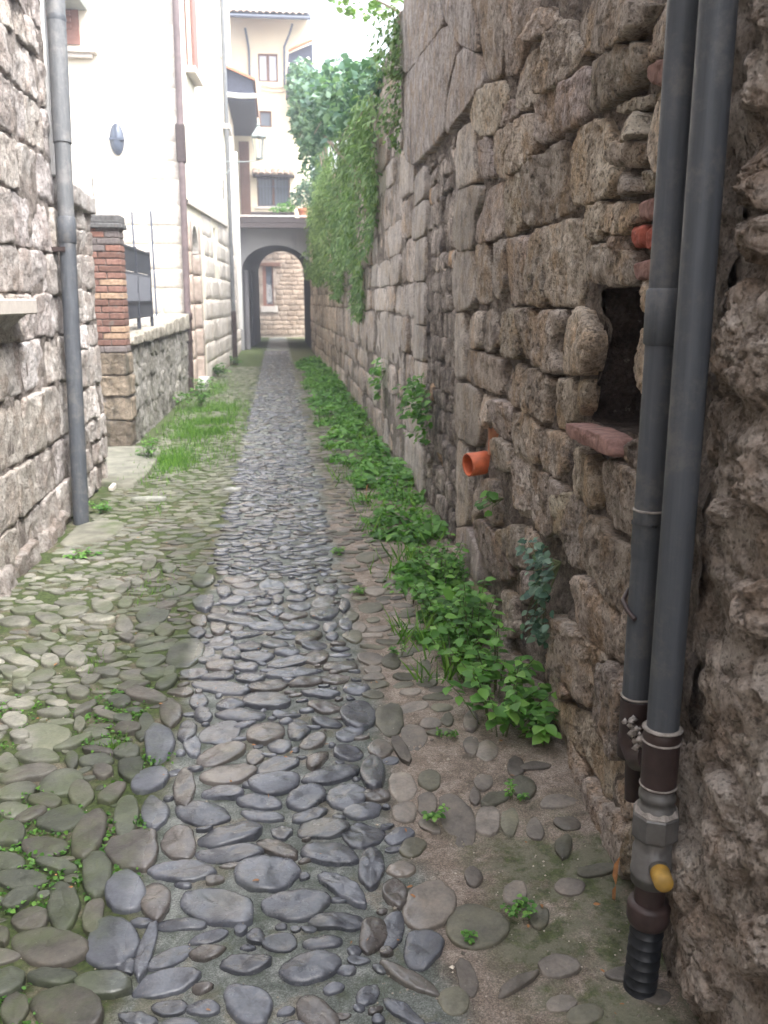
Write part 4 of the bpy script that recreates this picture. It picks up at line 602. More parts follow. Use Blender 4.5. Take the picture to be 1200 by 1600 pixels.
# blocked doorway: small rubble between the quoins, left quoins
rg = np.random.default_rng(77); n_inf = 0
def LI(h, w): return courses(5.53, 6.98, .02, 2.52, h, w, rg, .01)
for (u0, u1, v0, v1) in LI((.10, .20), (.14, .34)):
    top = 2.55 - .0 * u0
    mb = MB(); tint = np.array([1, .98, .95]) * rg.uniform(.85, 1.5) * (1.0 if v0 < 1.7 else 1.3)
    if rg.uniform() < .05: tint = np.array([1.9, 1.5, 1.1])
    stone(mb, quad_poly(u0, u1, v0, v1, .022, rg), MR, -.2, rg.uniform(-.03, .0), .004, .022, 20, tint, 300 + n_inf, .02, .014, 12, 1, .01, (.85, .55, .2)); n_inf += 1
    mb.build('stone', M_infill, rw, True)
v = 0.0
for h in (.42, .30, .36, .28, .34, .33, .27, .24):
    mb = MB(); w = rg.uniform(.55, .8); stone(mb, quad_poly(6.98, 6.98 + w, v + .006, v + h - .006, .008, rg), MR, -.25, .02, .004, .006, 28, np.array([1, .98, .96]) * rg.uniform(.85, 1.1), 500 + int(v * 90), .006, .012, 8, 1, .003)
    mb.build('stone', M_quoin, rw, True); v += h
# courses beyond the doorway
far = MB(); nfar = 0
lay = sorted(courses(7.72, 8.5, .0, 4.3, (.28, .42), (.4, .8), rg) + courses(8.5, 29.5, .0, 3.9, (.22, .52), (.35, 1.1), rg), key=lambda r_: r_[0])
for (u0, u1, v0, v1) in lay:
    if u0 < 8.4 and v0 > 2.45 and u0 < 7.9: continue
    if 17.5 < u0 < 18.3 and .2 < v0 < .75: continue
    rec = 0 if u1 < 8.5 else .0
    tint = np.array([1.05, 1.02, 1.0]) * rg.uniform(.8, 1.2); part = nfar < 66
    mb = MB() if part else far
    stone(mb, quad_poly(u0, u1, v0, v1, .022, rg), MR, -.15, rg.uniform(-.012, .025), .004, .018, 24 if part else 12, tint, 600 + nfar, .012, .014, 5, 1, .006, (.85, .6, .3) if part else (.6,))
    nfar += 1
    if part: mb.build('stone', M_wall if rg.uniform() < .6 else M_quoin, rw, True)
o = far.build('distant_stones', M_wall, rw, True); o['kind'] = 'stuff'
mb = MB(); mb.box(1.19, 1.7, 8.42, 29.4, -.1, 3.92); rough_core('far_mortar', MR, 8.3, 29.4, -.1, 3.95, .09, M_core, rw, -.006, .03, 55); mb.build('far_wall_body', M_core, rw)

# ---- porous wall right of the pipes
tw = thing('porous_wall', (.83, .8, 0), "pitted tuff wall to the right of the grey pipes, nearest to the viewer", "stone wall")
ny, nz_ = 300, 380
yy = np.linspace(-.35, 1.80, ny); zz = np.concatenate([np.linspace(-.06, 2.6, 340), np.linspace(2.63, 4.6, 40)]); Y, Z = np.meshgrid(yy, zz, indexing='ij'); Y = Y.ravel(); Z = Z.ravel(); q = np.stack([Y, Z, np.zeros_like(Y)], 1)
d = -.012 + fbm(q, 3.1, 4, 61) * .05 + fbm(q, 11, 6, 63, .62) * .032 - np.clip(fbm(q, 24, 4, 65, .6) - .1, 0, 1) * .04
MT = lambda u, v, d: np.stack([xr(u) + .03 - d, u, v], 1)
link('mortar_face', grid_mesh(MT(Y, Z, d), ny, nz_, 'mortar_face'), M_tuff, tw, True)
mb = MB(); mb.box(1.0, 1.7, -.35, 1.78, -.1, 4.6); mb.box(.80, 1.7, -12, -.33, -.1, 4.6); mb.build('wall_body', M_tuff, tw)
for i, s in enumerate(LUMPS):
    poly = [(s[j], s[j + 1]) for j in range(0, len(s), 2)]; mb = MB(); rg2 = np.random.default_rng(i)
    stone(mb, poly, MT, -.09, .004 + rg2.uniform(-.01, .006), .012, .04, 140, np.array([1, .98, .97]) * rg2.uniform(.9, 1.12), 800 + i, .03, .028, 7, 2, .012, tuple(np.linspace(.98, .05, 28)), .016)
    mb.build('stone', M_tuff, tw, True)

# ---- pipes
wp = thing('water_pipes', (.79, 1.72, 0), "pair of dark grey pipes that join above a valve with a yellow cap", "pipes")
def cyl(name, mat, pts, rad, n=20, parent=wp, smooth=True):
    m_ = MB(); m_.tube(pts, rad, n); o = m_.build(name, mat, parent); me = o.data
    if smooth:
        for p in me.polygons: p.use_smooth = len(p.vertices) == 4
    return o
xl, yl, xp, yp = .795, 1.825, .795, 1.682
cyl('pipe', M_pvc, [(xl, yl, .66), (xl, yl + .004, 4.5)], .0335)
for z0, z1 in ((1.46, 1.575), (1.075, 1.08)): cyl('socket', M_pvc, [(xl, yl, z0), (xl, yl, z0 + .004), (xl, yl, z1 - .006), (xl, yl, z1)], [.034, .0385, .0385, .034])
cyl('socket', M_pvc, [(xl, yl, 1.0), (xl, yl, 1.006), (xl, yl, 1.10), (xl, yl, 1.104)], [.034, .0352, .0352, .0365])
cyl('pipe', M_pvc, [(xp, yp, .64), (xp, yp + .004, 4.5)], .034)
for z in (1.106, .668): cyl('paste_ring', M_paste, [(xl, yl, z - .003), (xl, yl, z), (xl, yl, z + .003)], [.0345, .0375, .0345])
for z in (.66, .632): cyl('paste_ring', M_paste, [(xp, yp, z - .004), (xp, yp, z), (xp, yp, z + .004)], [.037, .0435, .037])
cyl('paste_ring', M_paste, [(xp, yp, .523), (xp, yp, .527), (xp, yp, .531)], [.037, .0415, .037])
cyl('clip', M_iron, [(xl - .005, yl + .075, .90), (xl - .036, yl + .03, .89), (xl - .037, yl - .004, .875), (xl - .03, yl - .03, .865)], .0055, 8)
cyl('branch', M_iron, [(xl, yl, .662), (xl, yl, .60), (xl, yl - .008, .555), (xl, yl - .04, .525 + .01), (xl, yl - .10, .565)], [.037, .036, .037, .034, .032])
cyl('branch_end', M_iron, [(xl, yl, .57), (xl, yl + .002, .52), (xl + .004, yl + .002, .508), (xl + .01, yl + .01, .40)], [.038, .036, .02, .018])
cyl('tee', M_iron, [(xp, yp, .655), (xp, yp, .64), (xp, yp, .636), (xp, yp, .522)], [.036, .041, .0395, .0385])
stx = MB(); rgp = np.random.default_rng(3)
for k in range(22):
    t = k / 21; s = rgp.uniform(.006, .013); c = np.array([xl - .026 + rgp.normal(0, .006), yl - .03 - .07 * t, .615 - .01 * t + rgp.normal(0, .014)])
    v = np.array([(1, 0, 0), (-1, 0, 0), (0, 1, 0), (0, -1, 0), (0, 0, 1), (0, 0, -1)]) * rgp.uniform(.6, 1.3, (6, 1)) * s
    stx.add(v + c, [(0, 2, 4), (2, 1, 4), (1, 3, 4), (3, 0, 4), (2, 0, 5), (1, 2, 5), (3, 1, 5), (0, 3, 5)])
stx.build('paste_lump', M_paste, wp, True)
zs = [(.523, .036), (.512, .036), (.508, .040), (.495, .040), (.491, .036), (.480, .036), (.476, .041), (.462, .041), (.458, .037), (.448, .037)]
cyl('threaded_neck', M_galv, [(xp, yp, z) for z, r_ in zs], [r_ for z, r_ in zs], 24)
cyl('union_nut', M_galv, [(xp, yp, .468), (xp, yp, .458), (xp, yp, .408), (xp, yp, .398)], [.044, .052, .052, .044], 8, smooth=False)
cyl('paste_collar', M_paste, [(xp, yp, .476), (xp, yp, .464), (xp, yp, .459)], [.041, .0495, .048], 8, smooth=False)
zs = [(.405, .042), (.372, .041), (.370, .045), (.318, .045), (.316, .047), (.308, .047), (.306, .045), (.288, .044), (.284, .036)]
cyl('valve_body', M_galv, [(xp, yp, z) for z, r_ in zs], [r_ for z, r_ in zs], 24)
dv = Vector((-.20, -.97, .05)).normalized(); b0 = Vector((xp + .004, yp, .345))
cyl('valve_stem', M_galv, [tuple(b0 + dv * .03), tuple(b0 + dv * .062)], [.021, .021], 16)
cyl('yellow_cap', M_yel, [tuple(b0 + dv * t) for t in (.055, .06, .098, .103, .104)], [.019, .0215, .0205, .018, .006], 20)
cyl('lower_pipe', M_iron, [(xp, yp, .29), (xp, yp, .225)], .034)
zs = [(.238, .035), (.235, .045), (.228, .048), (.195, .048), (.182, .043), (.178, .037)]
cyl('coupling', M_iron, [(xp, yp, z) for z, r_ in zs], [r_ for z, r_ in zs], 24)
zs = []; z = .18
while z > -.06: zs += [(z, .0365), (z - .022, .0375), (z - .0225, .0382), (z - .0245, .0382), (z - .025, .0365)]; z -= .026
cyl('sleeve', M_tape, [(xp - (.18 - z) * .05, yp - (.18 - z) * .02, z) for z, r_ in zs], [r_ for z, r_ in zs], 24)
# ---- orange stub
st_ = thing('orange_drain_stub', (1.0, 4.42, .73), "short bright orange plastic pipe stub poking out of the right wall", "pipe stub")
Xs = xr(4.42); ax_ = Vector((-1, -.30, -.06)).normalized(); a0 = Vector((Xs + .03, 4.435, .745))
m_ = MB(); no = 28; ri, ro = .052, .060; L = .11; V = []; u_ = ax_.cross(Vector((0, 0, 1))).normalized(); w_ = u_.cross(ax_)
for (t, r_) in ((0, ro), (L - .002, ro), (L, ro - .003), (L, ri + .002), (L - .01, ri), (.02, ri)):
    for k in range(no): a = 2 * math.pi * k / no; V.append(tuple(a0 + ax_ * t + (u_ * math.cos(a) + w_ * math.sin(a)) * r_))
m_.add(V, [(r_ * no + k, r_ * no + (k + 1) % no, r_ * no + no + (k + 1) % no, r_ * no + no + k) for r_ in range(5) for k in range(no)]); m_.build('pipe_end', M_orange, st_, True)
m_ = MB(); m_.tube([tuple(a0 + ax_ * .03), tuple(a0 + ax_ * .032)], ri, 20); m_.build('pipe_bore', M_blackiron, st_)
m_ = MB(); Xc = float(xr(4.35)) + .055; V = []
for z in (.80, .94):
    for k in range(9): a = math.pi * (k / 8) + math.pi * .5; V.append((Xc + .01 + .045 * math.cos(a), 4.35 + .055 * math.sin(a), z + (.012 * math.sin(k * 2.3) if z > .9 else 0)))
m_.add(V, [(k, k + 1, 10 + k, 9 + k) for k in range(8)]); o = m_.build('clay_pipe_shard', M_orangeold, None, True); props(o, "broken faded clay pipe set upright just above the bright orange stub", "pipe")

# ================================================================ LEFT STONE HOUSE
ML = lambda u, v, d: np.stack([-1.53 + d, u, v], 1)
lh = thing('stone_house', (-2.0, 3.5, 0), "pale stone house front at the left edge, behind the tall grey downpipe", "house")
rough_core('mortar_core', ML, 0, 6.86, -.08, 4.4, .03, M_palec, lh); rough_core('upper_wall', ML, -12, 6.86, 4.36, 6.2, .12, M_pale, lh); rough_core('rear_wall', ML, -12, .05, -.08, 4.4, .12, M_pale, lh)
mb = MB(); mb.box(-5.2, -1.60, -12, 6.84, -.1, 6.2); mb.build('house_body', M_palec, lh)
rg = np.random.default_rng(91); k = 0
lay = courses(3.9, 6.84, .02, 1.0, (.26, .36), (.32, .6), rg, .014) + courses(3.9, 6.84, 1.0, 4.35, (.2, .34), (.24, .55), rg, .016)
for (u0, u1, v0, v1) in lay:
    if u0 < 5.72 and u1 > 5.3 and 1.4 < v1 < 1.75: pass
    tint = np.array([1, .99, .98]) * rg.uniform(.82, 1.15) * (1, 1, rg.uniform(.96, 1.05)); white = (5.55 < (u0 + u1) / 2 < 6.2 and .9 < (v0 + v1) / 2 < 1.25)
    if white: tint = np.array([1.35, 1.37, 1.42])
    mb = MB(); stone(mb, quad_poly(u0, u1, v0, v1, .014, rg), ML, -.1, rg.uniform(-.008, .014), .003, .022, 44, tint, 1500 + k, .018, .012, 8, 1, .008, (.95, .86, .74, .6, .45, .3, .14), .006); k += 1
    mb.build('stone', M_pale, lh, True)
mb = MB(); rg2 = np.random.default_rng(8)
for (y, w, h) in ((4.3, .4, .16), (4.75, .3, .12), (5.1, .42, .15), (5.6, .35, .12), (6.0, .3, .14)):
    m_ = MB(); stone(m_, quad_poly(y, y + w, -.04, h, .02, rg2), ML, -.05, .035, .004, .03, 36, np.array([.75, .73, .71]), 1700 + int(y * 10), .015, .03, 9, 2, .01); m_.build('stone', M_pale, lh, True)
m_ = MB(); m_.box(-1.6, -1.40, 4.4, 5.58, 1.475, 1.56, bev=.008); m_.build('window_sill', M_sill, lh)
m_ = MB(); m_.add([(-1.56, 4.45, 1.475), (-1.56, 5.45, 1.475), (-1.44, 5.5, 1.475), (-1.44, 4.45, 1.475), (-1.56, 4.45, 1.36), (-1.56, 5.36, 1.36)], [(3, 2, 5, 4), (2, 1, 5), (0, 3, 4)]); m_.build('sill_bracket', M_pale, lh)
# whitewashed corner strip at the end of the house
m_ = MB(); m_.box(-1.75, -1.515, 6.85, 6.93, 2.4, 6.2, bev=.01); m_.build('corner_plaster', M_white, lh)
# downpipe
dp = thing('downpipe', (-1.44, 6.45, 0), "tall grey plastic downpipe at the corner of the left stone house", "downpipe")
def lp(z): return (-1.435, 6.42 + .13 * z, z)
cyl('lower_length', M_pvc, [lp(-.03), lp(2.0)], [.055, .055], 20, dp)
cyl('middle_length', M_pvcl, [lp(2.0), lp(2.62)], [.0548, .0545], 20, dp)
cyl('upper_length', M_pvcl, [lp(2.60), lp(4.4), lp(6.1)], [.062, .062, .062], 20, dp)
cyl('joint_collar', M_pvc, [lp(1.93), lp(1.94), lp(2.1), lp(2.11)], [.055, .062, .062, .055], 20, dp)
cyl('joint_collar', M_pvc, [lp(3.38), lp(3.40), lp(3.42)], [.062, .066, .062], 20, dp)
m_ = MB(); m_.box(-1.56, -1.44, 6.60, 6.63, 1.88, 1.91); m_.build('bracket', M_iron, dp)

# ---- low wall, gatepost, garden wall
lw = thing('low_stone_wall', (-1.6, 7.5, 0), "shoulder-high pale stone wall just beyond the left downpipe, before the gatepost", "stone wall")
rough_core('mortar_core', ML, 6.9, 8.05, -.05, 2.28, .03, M_palec, lw)
mb = MB(); mb.box(-1.95, -1.58, 6.9, 8.03, -.1, 2.28); mb.build('wall_body', M_palec, lw)
for (u0, u1, v0, v1) in courses(6.92, 8.06, .02, 2.25, (.18, .32), (.2, .46), rg, .014):
    mb = MB(); tint = np.array([1.03, 1.03, 1.03]) * rg.uniform(.85, 1.2)
    if abs((u0 + u1) / 2 - 7.35) < .2 and abs((v0 + v1) / 2 - 1.3) < .12: tint = np.array([1.5, 1.5, 1.55])
    stone(mb, quad_poly(u0, u1, v0, v1, .016, rg), ML, -.1, rg.uniform(-.008, .014), .003, .022, 40, tint, 1800 + k, .018, .012, 8, 1, .008, (.95, .86, .74, .6, .45, .3, .14), .006); k += 1; mb.build('stone', M_pale, lw, True)
for (y0, y1) in ((6.9, 7.45), (7.46, 8.08)):
    m_ = MB(); stone(m_, quad_poly(y0, y1, 2.25, 2.40 - .03 * (y0 - 6.9), .015, rg), ML, -.4, .05, .005, .012, 30, np.array([.95, .97, .98]), 1900 + int(y0 * 9), .01, .02, 7, 1, .004); m_.build('coping_stone', M_pale, lw, True)
mb = MB(); stone(mb, [(-1.85, 8.0), (-1.28, 7.55), (-1.2, 8.0), (-1.22, 9.2), (-1.3, 9.75), (-1.9, 9.75)], lambda u, v, d: np.stack([u, v, d], 1), -.03, .045, .004, .006, 40, (1, 1, 1), 5, .01, .02, 6, 1, .004)
props(mb.build('threshold_slab', M_slab, None, True), "mossy concrete threshold slab at the foot of the brick gatepost", "slab")
m_ = MB(); m_.box(-1.44, -1.40, 7.5, 7.98, -.03, .045, bev=.006); props(m_.build('marble_kerb', M_sill), "thin pale marble edging piece beside the threshold slab", "kerb")
mb = MB(); stone(mb, [(-1.45, 5.75), (-1.13, 5.92), (-1.1, 6.35), (-1.3, 6.5), (-1.45, 6.3)], lambda u, v, d: np.stack([u, v, d], 1), -.03, .022, .003, .006, 40, (1.15, 1.1, 1.1), 9, .02, .02, 8, 1, .004)
props(mb.build('drain_slab', M_slab, None, True), "broken grey slab on the ground at the foot of the left downpipe", "slab")
for (x, y, a, b, l_) in ((-.42, 7.42, .075, .05, "flat white stone at the left edge of the wet path"), (-1.06, 7.1, .13, .045, "long pale stone lying in the grass left of the path")):
    mb = MB(); cobble(mb, x, y, a, b, 5, int(a * 1000), 20, .03); mb.t[-1][:] = (.36, .36, .33); props(mb.build('flat_stone', M_cob, None, True), l_, "stone")
gp = thing('brick_gatepost', (-1.75, 9.95, 0), "square gatepost of worn red brick on a stone base", "gatepost")
rg = np.random.default_rng(44)
z = 0.0; px0, px1, py0, py1 = -1.98, -1.585, 9.8, 10.07
mb = MB(); mb.box(px0 + .012, px1 - .012, py0 + .012, py1 - .012, -.05, 2.34); mb.build('mortar_core', M_palec, gp)
MP = lambda u, v, d: np.stack([u, py0 - d, v], 1)
for h in (.30, .26, .22, .24):
    m_ = MB(); stone(m_, quad_poly(px0 - .005, px1 + rg.uniform(0, .02), z + .005, z + h - .005, .012, rg), MP, -.27, rg.uniform(-.004, .012), .004, .018, 44, np.array([.9, .77, .64]) * (rg.uniform(.8, 1.05) if z > .2 else .6), 2100 + int(z * 50), .012, .014, 9, 1, .008, (.95, .85, .7, .5, .3, .15), .008); m_.build('stone', M_gard, gp, True); z += h
r_ = 0
while z < 2.27:
    h = .068; red = 1.02 < z < 1.98
    for sgm in ((0, .6, 1) if r_ % 2 else (0, .4, 1),):
        for a, b in zip(sgm[:-1], sgm[1:]):
            c = np.array([.27, .145, .11]) * rg.uniform(.6, 1.15) if red else np.array([.23, .19, .175]) * rg.uniform(.75, 1.2)
            if red and rg.uniform() < .18: c = np.array([.45, .30, .20])
            if not red and rg.uniform() < .25: c = np.array([.30, .15, .11])
            m_ = MB(); x0 = px0 + (px1 - px0) * a; x1 = px0 + (px1 - px0) * b; j = rg.uniform(-.004, .006)
            m_.box(x0 + .004, x1 - .004, py0 - j, py1 + j, z + .005, z + h - .005, c, .006); m_.build('brick', M_brick, gp)
    z += h; r_ += 1
m_ = MB(); m_.box(px0 - .03, px1 + .03, py0 - .03, py1 + .03, 2.27, 2.32, (.15, .142, .135), .008); m_.box(px0 - .015, px1 + .015, py0 - .015, py1 + .015, 2.32, 2.40, (.15, .142, .135), .01); m_.build('cap', M_brick, gp)
MG = lambda u, v, d: np.stack([-1.60 + d + .008 * (u - 10), u, v], 1)
gw = thing('garden_wall', (-1.7, 13, 0), "low mossy stone garden wall that carries the dark metal railing", "stone wall")
rough_core('mortar_core', MG, 10.05, 16.0, -.05, 1.12, .04, M_gard, gw, -.006, .045, 9)
mb = MB(); mb.box(-1.95, -1.66, 10.05, 15.98, -.1, 1.1); mb.build('wall_body', M_gard, gw)
for (u0, u1, v0, v1) in courses(10.1, 15.95, .02, 1.08, (.2, .34), (.3, .7), rg, .02):
    mb = MB(); stone(mb, quad_poly(u0, u1, v0, v1, .045, rg), MG, -.1, rg.uniform(-.02, .012), .004, .035, 32, np.array([1, 1, .97]) * rg.uniform(.75, 1.15), 2200 + k, .02, .03, 7, 1, .01); k += 1; mb.build('stone', M_gard, gw, True)
y = 10.05
while y < 15.9:
    e = min(16.0, y + rg.uniform(.7, 1.1)); zt = 1.15 + .03 * (y - 10); m_ = MB()
    stone(m_, quad_poly(y + .004, e - .004, 1.08, zt + .03, .01, rg), MG, -.36, .05, .005, .02, 28, np.array([1.35, 1.3, 1.2]), 2500 + int(y * 7), .015, .02, 8, 1, .003); m_.build('coping_stone', M_gard, gw, True); y = e
# railing
rl = thing('railing', (-1.70, 11.2, 1.3), "dark metal railing panel with a pierced lattice band on the garden wall", "railing")
xr0 = -1.66
def rbox(name, y0, y1, z0, z1, t=.012, x=xr0): m_ = MB(); m_.box(x - t, x + t, y0, y1, z0, z1); return m_.build(name, M_rail, rl)
rbox('top_panel', 10.1, 12.4, 1.88, 2.14, .006); rbox('bottom_panel', 10.1, 12.4, 1.36, 1.54, .006)
for z in (1.36, 1.54, 1.86, 2.14): rbox('rail', 10.08, 12.42, z - .012, z + .012, .016)
for y in (10.1, 11.25, 12.4): rbox('post', y - .02, y + .02, 1.22, 2.17, .02)
for j in range(26):
    for sg in (1, -1):
        y = 10.12 + j * .09; m_ = MB(); dz = .32; ya, yb = (y, y + .14) if sg > 0 else (y + .14, y)
        if max(ya, yb) > 12.4: continue
        m_.tube([(xr0 + .006 * sg, ya, 1.545), (xr0 + .006 * sg, yb, 1.545 + dz)], .015, 6); m_.build('lattice_bar', M_rail, rl)
for j, (x, y, z0, z1, l_) in enumerate(((-2.31, 15.6, 0, 2.95, "left one of two grey rods standing behind the railing"), (-2.01, 15.6, 0, 2.97, "right one of two grey rods standing behind the railing"), (-2.86, 15.4, 0, 3.45, "single thin rod rising left of the brick gatepost"))):
    m_ = MB(); m_.tube([(x, y, z0), (x, y, z0 + .02), (x, y, z1)], [.017, .0165, .016 if j < 2 else .01], 10); props(m_.build('metal_rod', M_lampm if j < 2 else M_blackiron), l_, "rod", "metal rods before the cream gable")

# ================================================================ CREAM HOUSE
chs = thing('cream_house', (-3, 18, 0), "cream plastered house with stone quoins and an arched street door", "house")
PF = [(-1.5, 16.0), (-1.18, 22.8), (-1.2, 29.6)]
def xf(y): return np.interp(y, [p[1] for p in PF], [p[0] for p in PF])
MF = lambda u, v, d: np.stack([xf(u) + d, u, v], 1)
# street front with its openings, as a grid of cells
def facade(name, M, us, vs, holes, mat, parent, depth=.32, revmat=None, arch=None):
    us = sorted(set(us + [h[0] for h in holes] + [h[1] for h in holes])); vs = sorted(set(vs + [h[2] for h in holes] + [h[3] for h in holes]))
    m_ = MB(); rv = MB()
    for i in range(len(us) - 1):
        for j in range(len(vs) - 1):
            uc, vc = (us[i] + us[i + 1]) / 2, (vs[j] + vs[j + 1]) / 2
            if any(h[0] < uc < h[1] and h[2] < vc < h[3] for h in holes): continue
            q = np.array([(us[i], vs[j]), (us[i + 1], vs[j]), (us[i + 1], vs[j + 1]), (us[i], vs[j + 1])]); m_.add(M(q[:, 0], q[:, 1], np.zeros(4)), [(0, 1, 2, 3)])
    for h in holes:
        c = np.array([(h[0], h[2]), (h[1], h[2]), (h[1], h[3]), (h[0], h[3])]); P = np.concatenate([M(c[:, 0], c[:, 1], np.zeros(4)), M(c[:, 0], c[:, 1], np.full(4, -depth))])
        m_.add(P, [(k, (k + 1) % 4, 4 + (k + 1) % 4, 4 + k) for k in range(4)])
    return m_.build(name, mat, parent)
DOOR = (16.35, 17.3, 0.0, 2.9); WIN1 = (17.0, 17.75, 5.45, 7.2); SLIT = (20.0, 20.4, 2.3, 3.05); WIN2 = (23.0, 23.7, 5.6, 7.2)
holes = [DOOR, WIN1, SLIT, WIN2]
facade('street_front', MF, [16.0, 22.8, 29.6], [0, 10.5], holes, M_cream, chs)
m_ = MB(); gv = [(-6, 16.0, 0), (-1.5, 16.0, 0), (-1.5, 16.0, 10.5), (-6, 16.0, 10.5)]; m_.add(gv, [(0, 1, 2, 3)]); m_.add([(-6, 16, 10.5), (-1.5, 16, 10.5), (-1.2, 29.6, 10.5), (-6, 29.6, 10.5)], [(0, 1, 2, 3)]); m_.add([(-6, 16, 0), (-6, 16, 10.5), (-6, 29.6, 10.5), (-6, 29.6, 0)], [(0, 1, 2, 3)])
m_.build('gable_wall', M_cream, chs)
# arched stone door surround
MGa = lambda u, v, d: np.stack([u, 16.0 - d, v], 1)
dc, dw, dsp = (DOOR[0] + DOOR[1]) / 2, .42, 2.38
m_ = MB(); N = 24; ar = [(dc + dw * math.cos(a), dsp + .46 * math.sin(a)) for a in np.linspace(0, math.pi, N)]
V = []; 
for (u, v) in ar: V += [(u, v), (u, 2.92)]
V = np.array(V); P0 = MF(V[:, 0], V[:, 1], np.full(len(V), .035)); P1 = MF(V[:, 0], V[:, 1], np.full(len(V), -.30))
f = [(2 * i, 2 * i + 2, 2 * i + 3, 2 * i + 1) for i in range(N - 1)] + [(2 * i, 2 * N + 2 * i, 2 * N + 2 * i + 2, 2 * i + 2) for i in range(N - 1)]
m_.add(np.concatenate([P0, P1]), f); m_.build('door_arch', M_ash, chs)
for (a, b) in ((DOOR[0] - .22, dc - dw), (dc + dw, DOOR[1] + .22)):
    z = 0
    for h in (.55, .5, .45, .5, .38, .5):
        m_ = MB(); stone(m_, quad_poly(a, b, z + .004, z + h - .004, .003, rg), MF, -.3, .04, .002, .004, 20, (1.05, 1.0, .98) if a < dc - .3 - dw else (.66, .57, .53), int(z * 50) + 3000, .003, .01, 6, 1, .002, (.6, .2)); m_.build('door_jamb', M_ash, chs, True); z += h  # dark pinkish tint paints the door reveal's shade into the stone
m_ = MB(); q = np.array([(DOOR[0], 0), (DOOR[1], 0), (DOOR[1], 2.9), (DOOR[0], 2.9)], float); m_.add(MF(q[:, 0], q[:, 1], np.full(4, -.26)), [(0, 1, 2, 3)])
dr = m_.build('door', simple("pinkish_door", (.20, .15, .13), .6, .1, 12, .05), chs)
m_ = MB(); m_.box(-1.75, -1.32, 16.3, 17.35, -.05, .16, bev=.01); m_.build('door_step', M_white, chs)
# plinth of ashlar
for (u0, u1, v0, v1) in courses(16.0, 29.5, .0, 3.2, (.34, .46), (.5, .95), rg, .003):
    if any(u1 > h[0] - .2 and u0 < h[1] + .2 and v1 > h[2] and v0 < h[3] for h in [DOOR, SLIT]):
        if v0 > 2.35 and u0 > 17.9 or (u1 > 19.7): pass
        else: continue
    if u1 > SLIT[0] and u0 < SLIT[1] and v1 > SLIT[2] and v0 < SLIT[3]: continue
    m_ = MB(); stone(m_, quad_poly(u0, u1, v0, v1, .008, rg), MF, -.02,   .008 + rg.uniform(-.003, .003), .001, .005, 16, np.array([1, .98, .97]) * rg.uniform(.85, 1.1), 3100 + k, .004, .006, 6, 1, .002, (.5,)); k += 1; m_.build('stone', M_ash, chs, True)
m_ = MB(); q = np.array([(16.0, 3.2), (22.8, 3.32), (22.8, 3.26), (16.0, 3.14)]); m_.add(np.concatenate([MF(q[:, 0], q[:, 1], np.full(4, .055)), MF(q[:, 0], q[:, 1], np.full(4, -.01))]), [(0, 1, 2, 3), (0, 4, 5, 1), (3, 2, 6, 7)]); m_.build('string_course', M_sill, chs)
# gable base of ashlar and quoins
for (u0, u1, v0, v1) in courses(-2.6, -1.52, .6, 3.05, (.3, .44), (.4, .75), rg, .01):
    m_ = MB(); stone(m_, quad_poly(u0, u1, v0, v1, .008, rg), MGa, -.02, .010, .001, .006, 20, np.array([1, .97, .92]) * rg.uniform(.9, 1.1), 3400 + k, .004, .006, 6, 1, .003, (.5,)); k += 1; m_.build('stone', M_ash, chs, True)
z = 3.08
for i, (h, w) in enumerate(((.42, .30), (.28, .62), (.30, .55), (.40, .62), (.42, .28), (.44, .34), (.50, .70), (.42, .30), (.45, .60), (.45, .35), (.5, .6), (.5, .35))):
    m_ = MB(); stone(m_, quad_poly(-1.515 - w, -1.515, z + .006, z + h - .006, .01, rg), MGa, -.02, .006, .001, .005, 20, np.array([1.08, 1.05, 1.02]) * rg.uniform(.9, 1.05), 3600 + i, .008, .012, 6, 1, .003, (.5,)); m_.build('quoin', M_ash, chs, True); z += h
# shuttered window on the gable
m_ = MB(); m_.box(-3.75, -3.0, 15.955, 15.99, 5.50, 7.0); sh = m_.build('shutter', M_redwood, chs)
for j in range(9): m_ = MB(); m_.box(-3.66, -3.12, 15.925, 15.95, 5.72 + j * .1, 5.78 + j * .1); m_.build('slat', M_redwood, sh)
m_ = MB(); m_.box(-3.9, -2.74, 15.82, 15.99, 5.36, 5.44, bev=.01); m_.box(-3.86, -2.82, 15.87, 15.99, 5.30, 5.36); m_.build('window_sill', M_sill, chs)
hd = MB(); hd.add([(-3.9, 15.99, 6.0), (-2.86, 15.99, 6.0), (-2.86, 15.2, 5.98), (-3.9, 15.2, 5.98), (-3.9, 15.99, 6.55), (-2.86, 15.99, 6.55), (-2.86, 15.2, 6.12), (-3.9, 15.2, 6.12)], [(0, 1, 2, 3), (3, 2, 6, 7), (1, 5, 6, 2), (0, 3, 7, 4), (4, 7, 6, 5)]); hd.build('shutter_hood', simple("grey_green_metal", (.20, .22, .21), .6, .15, 10, .05), chs)
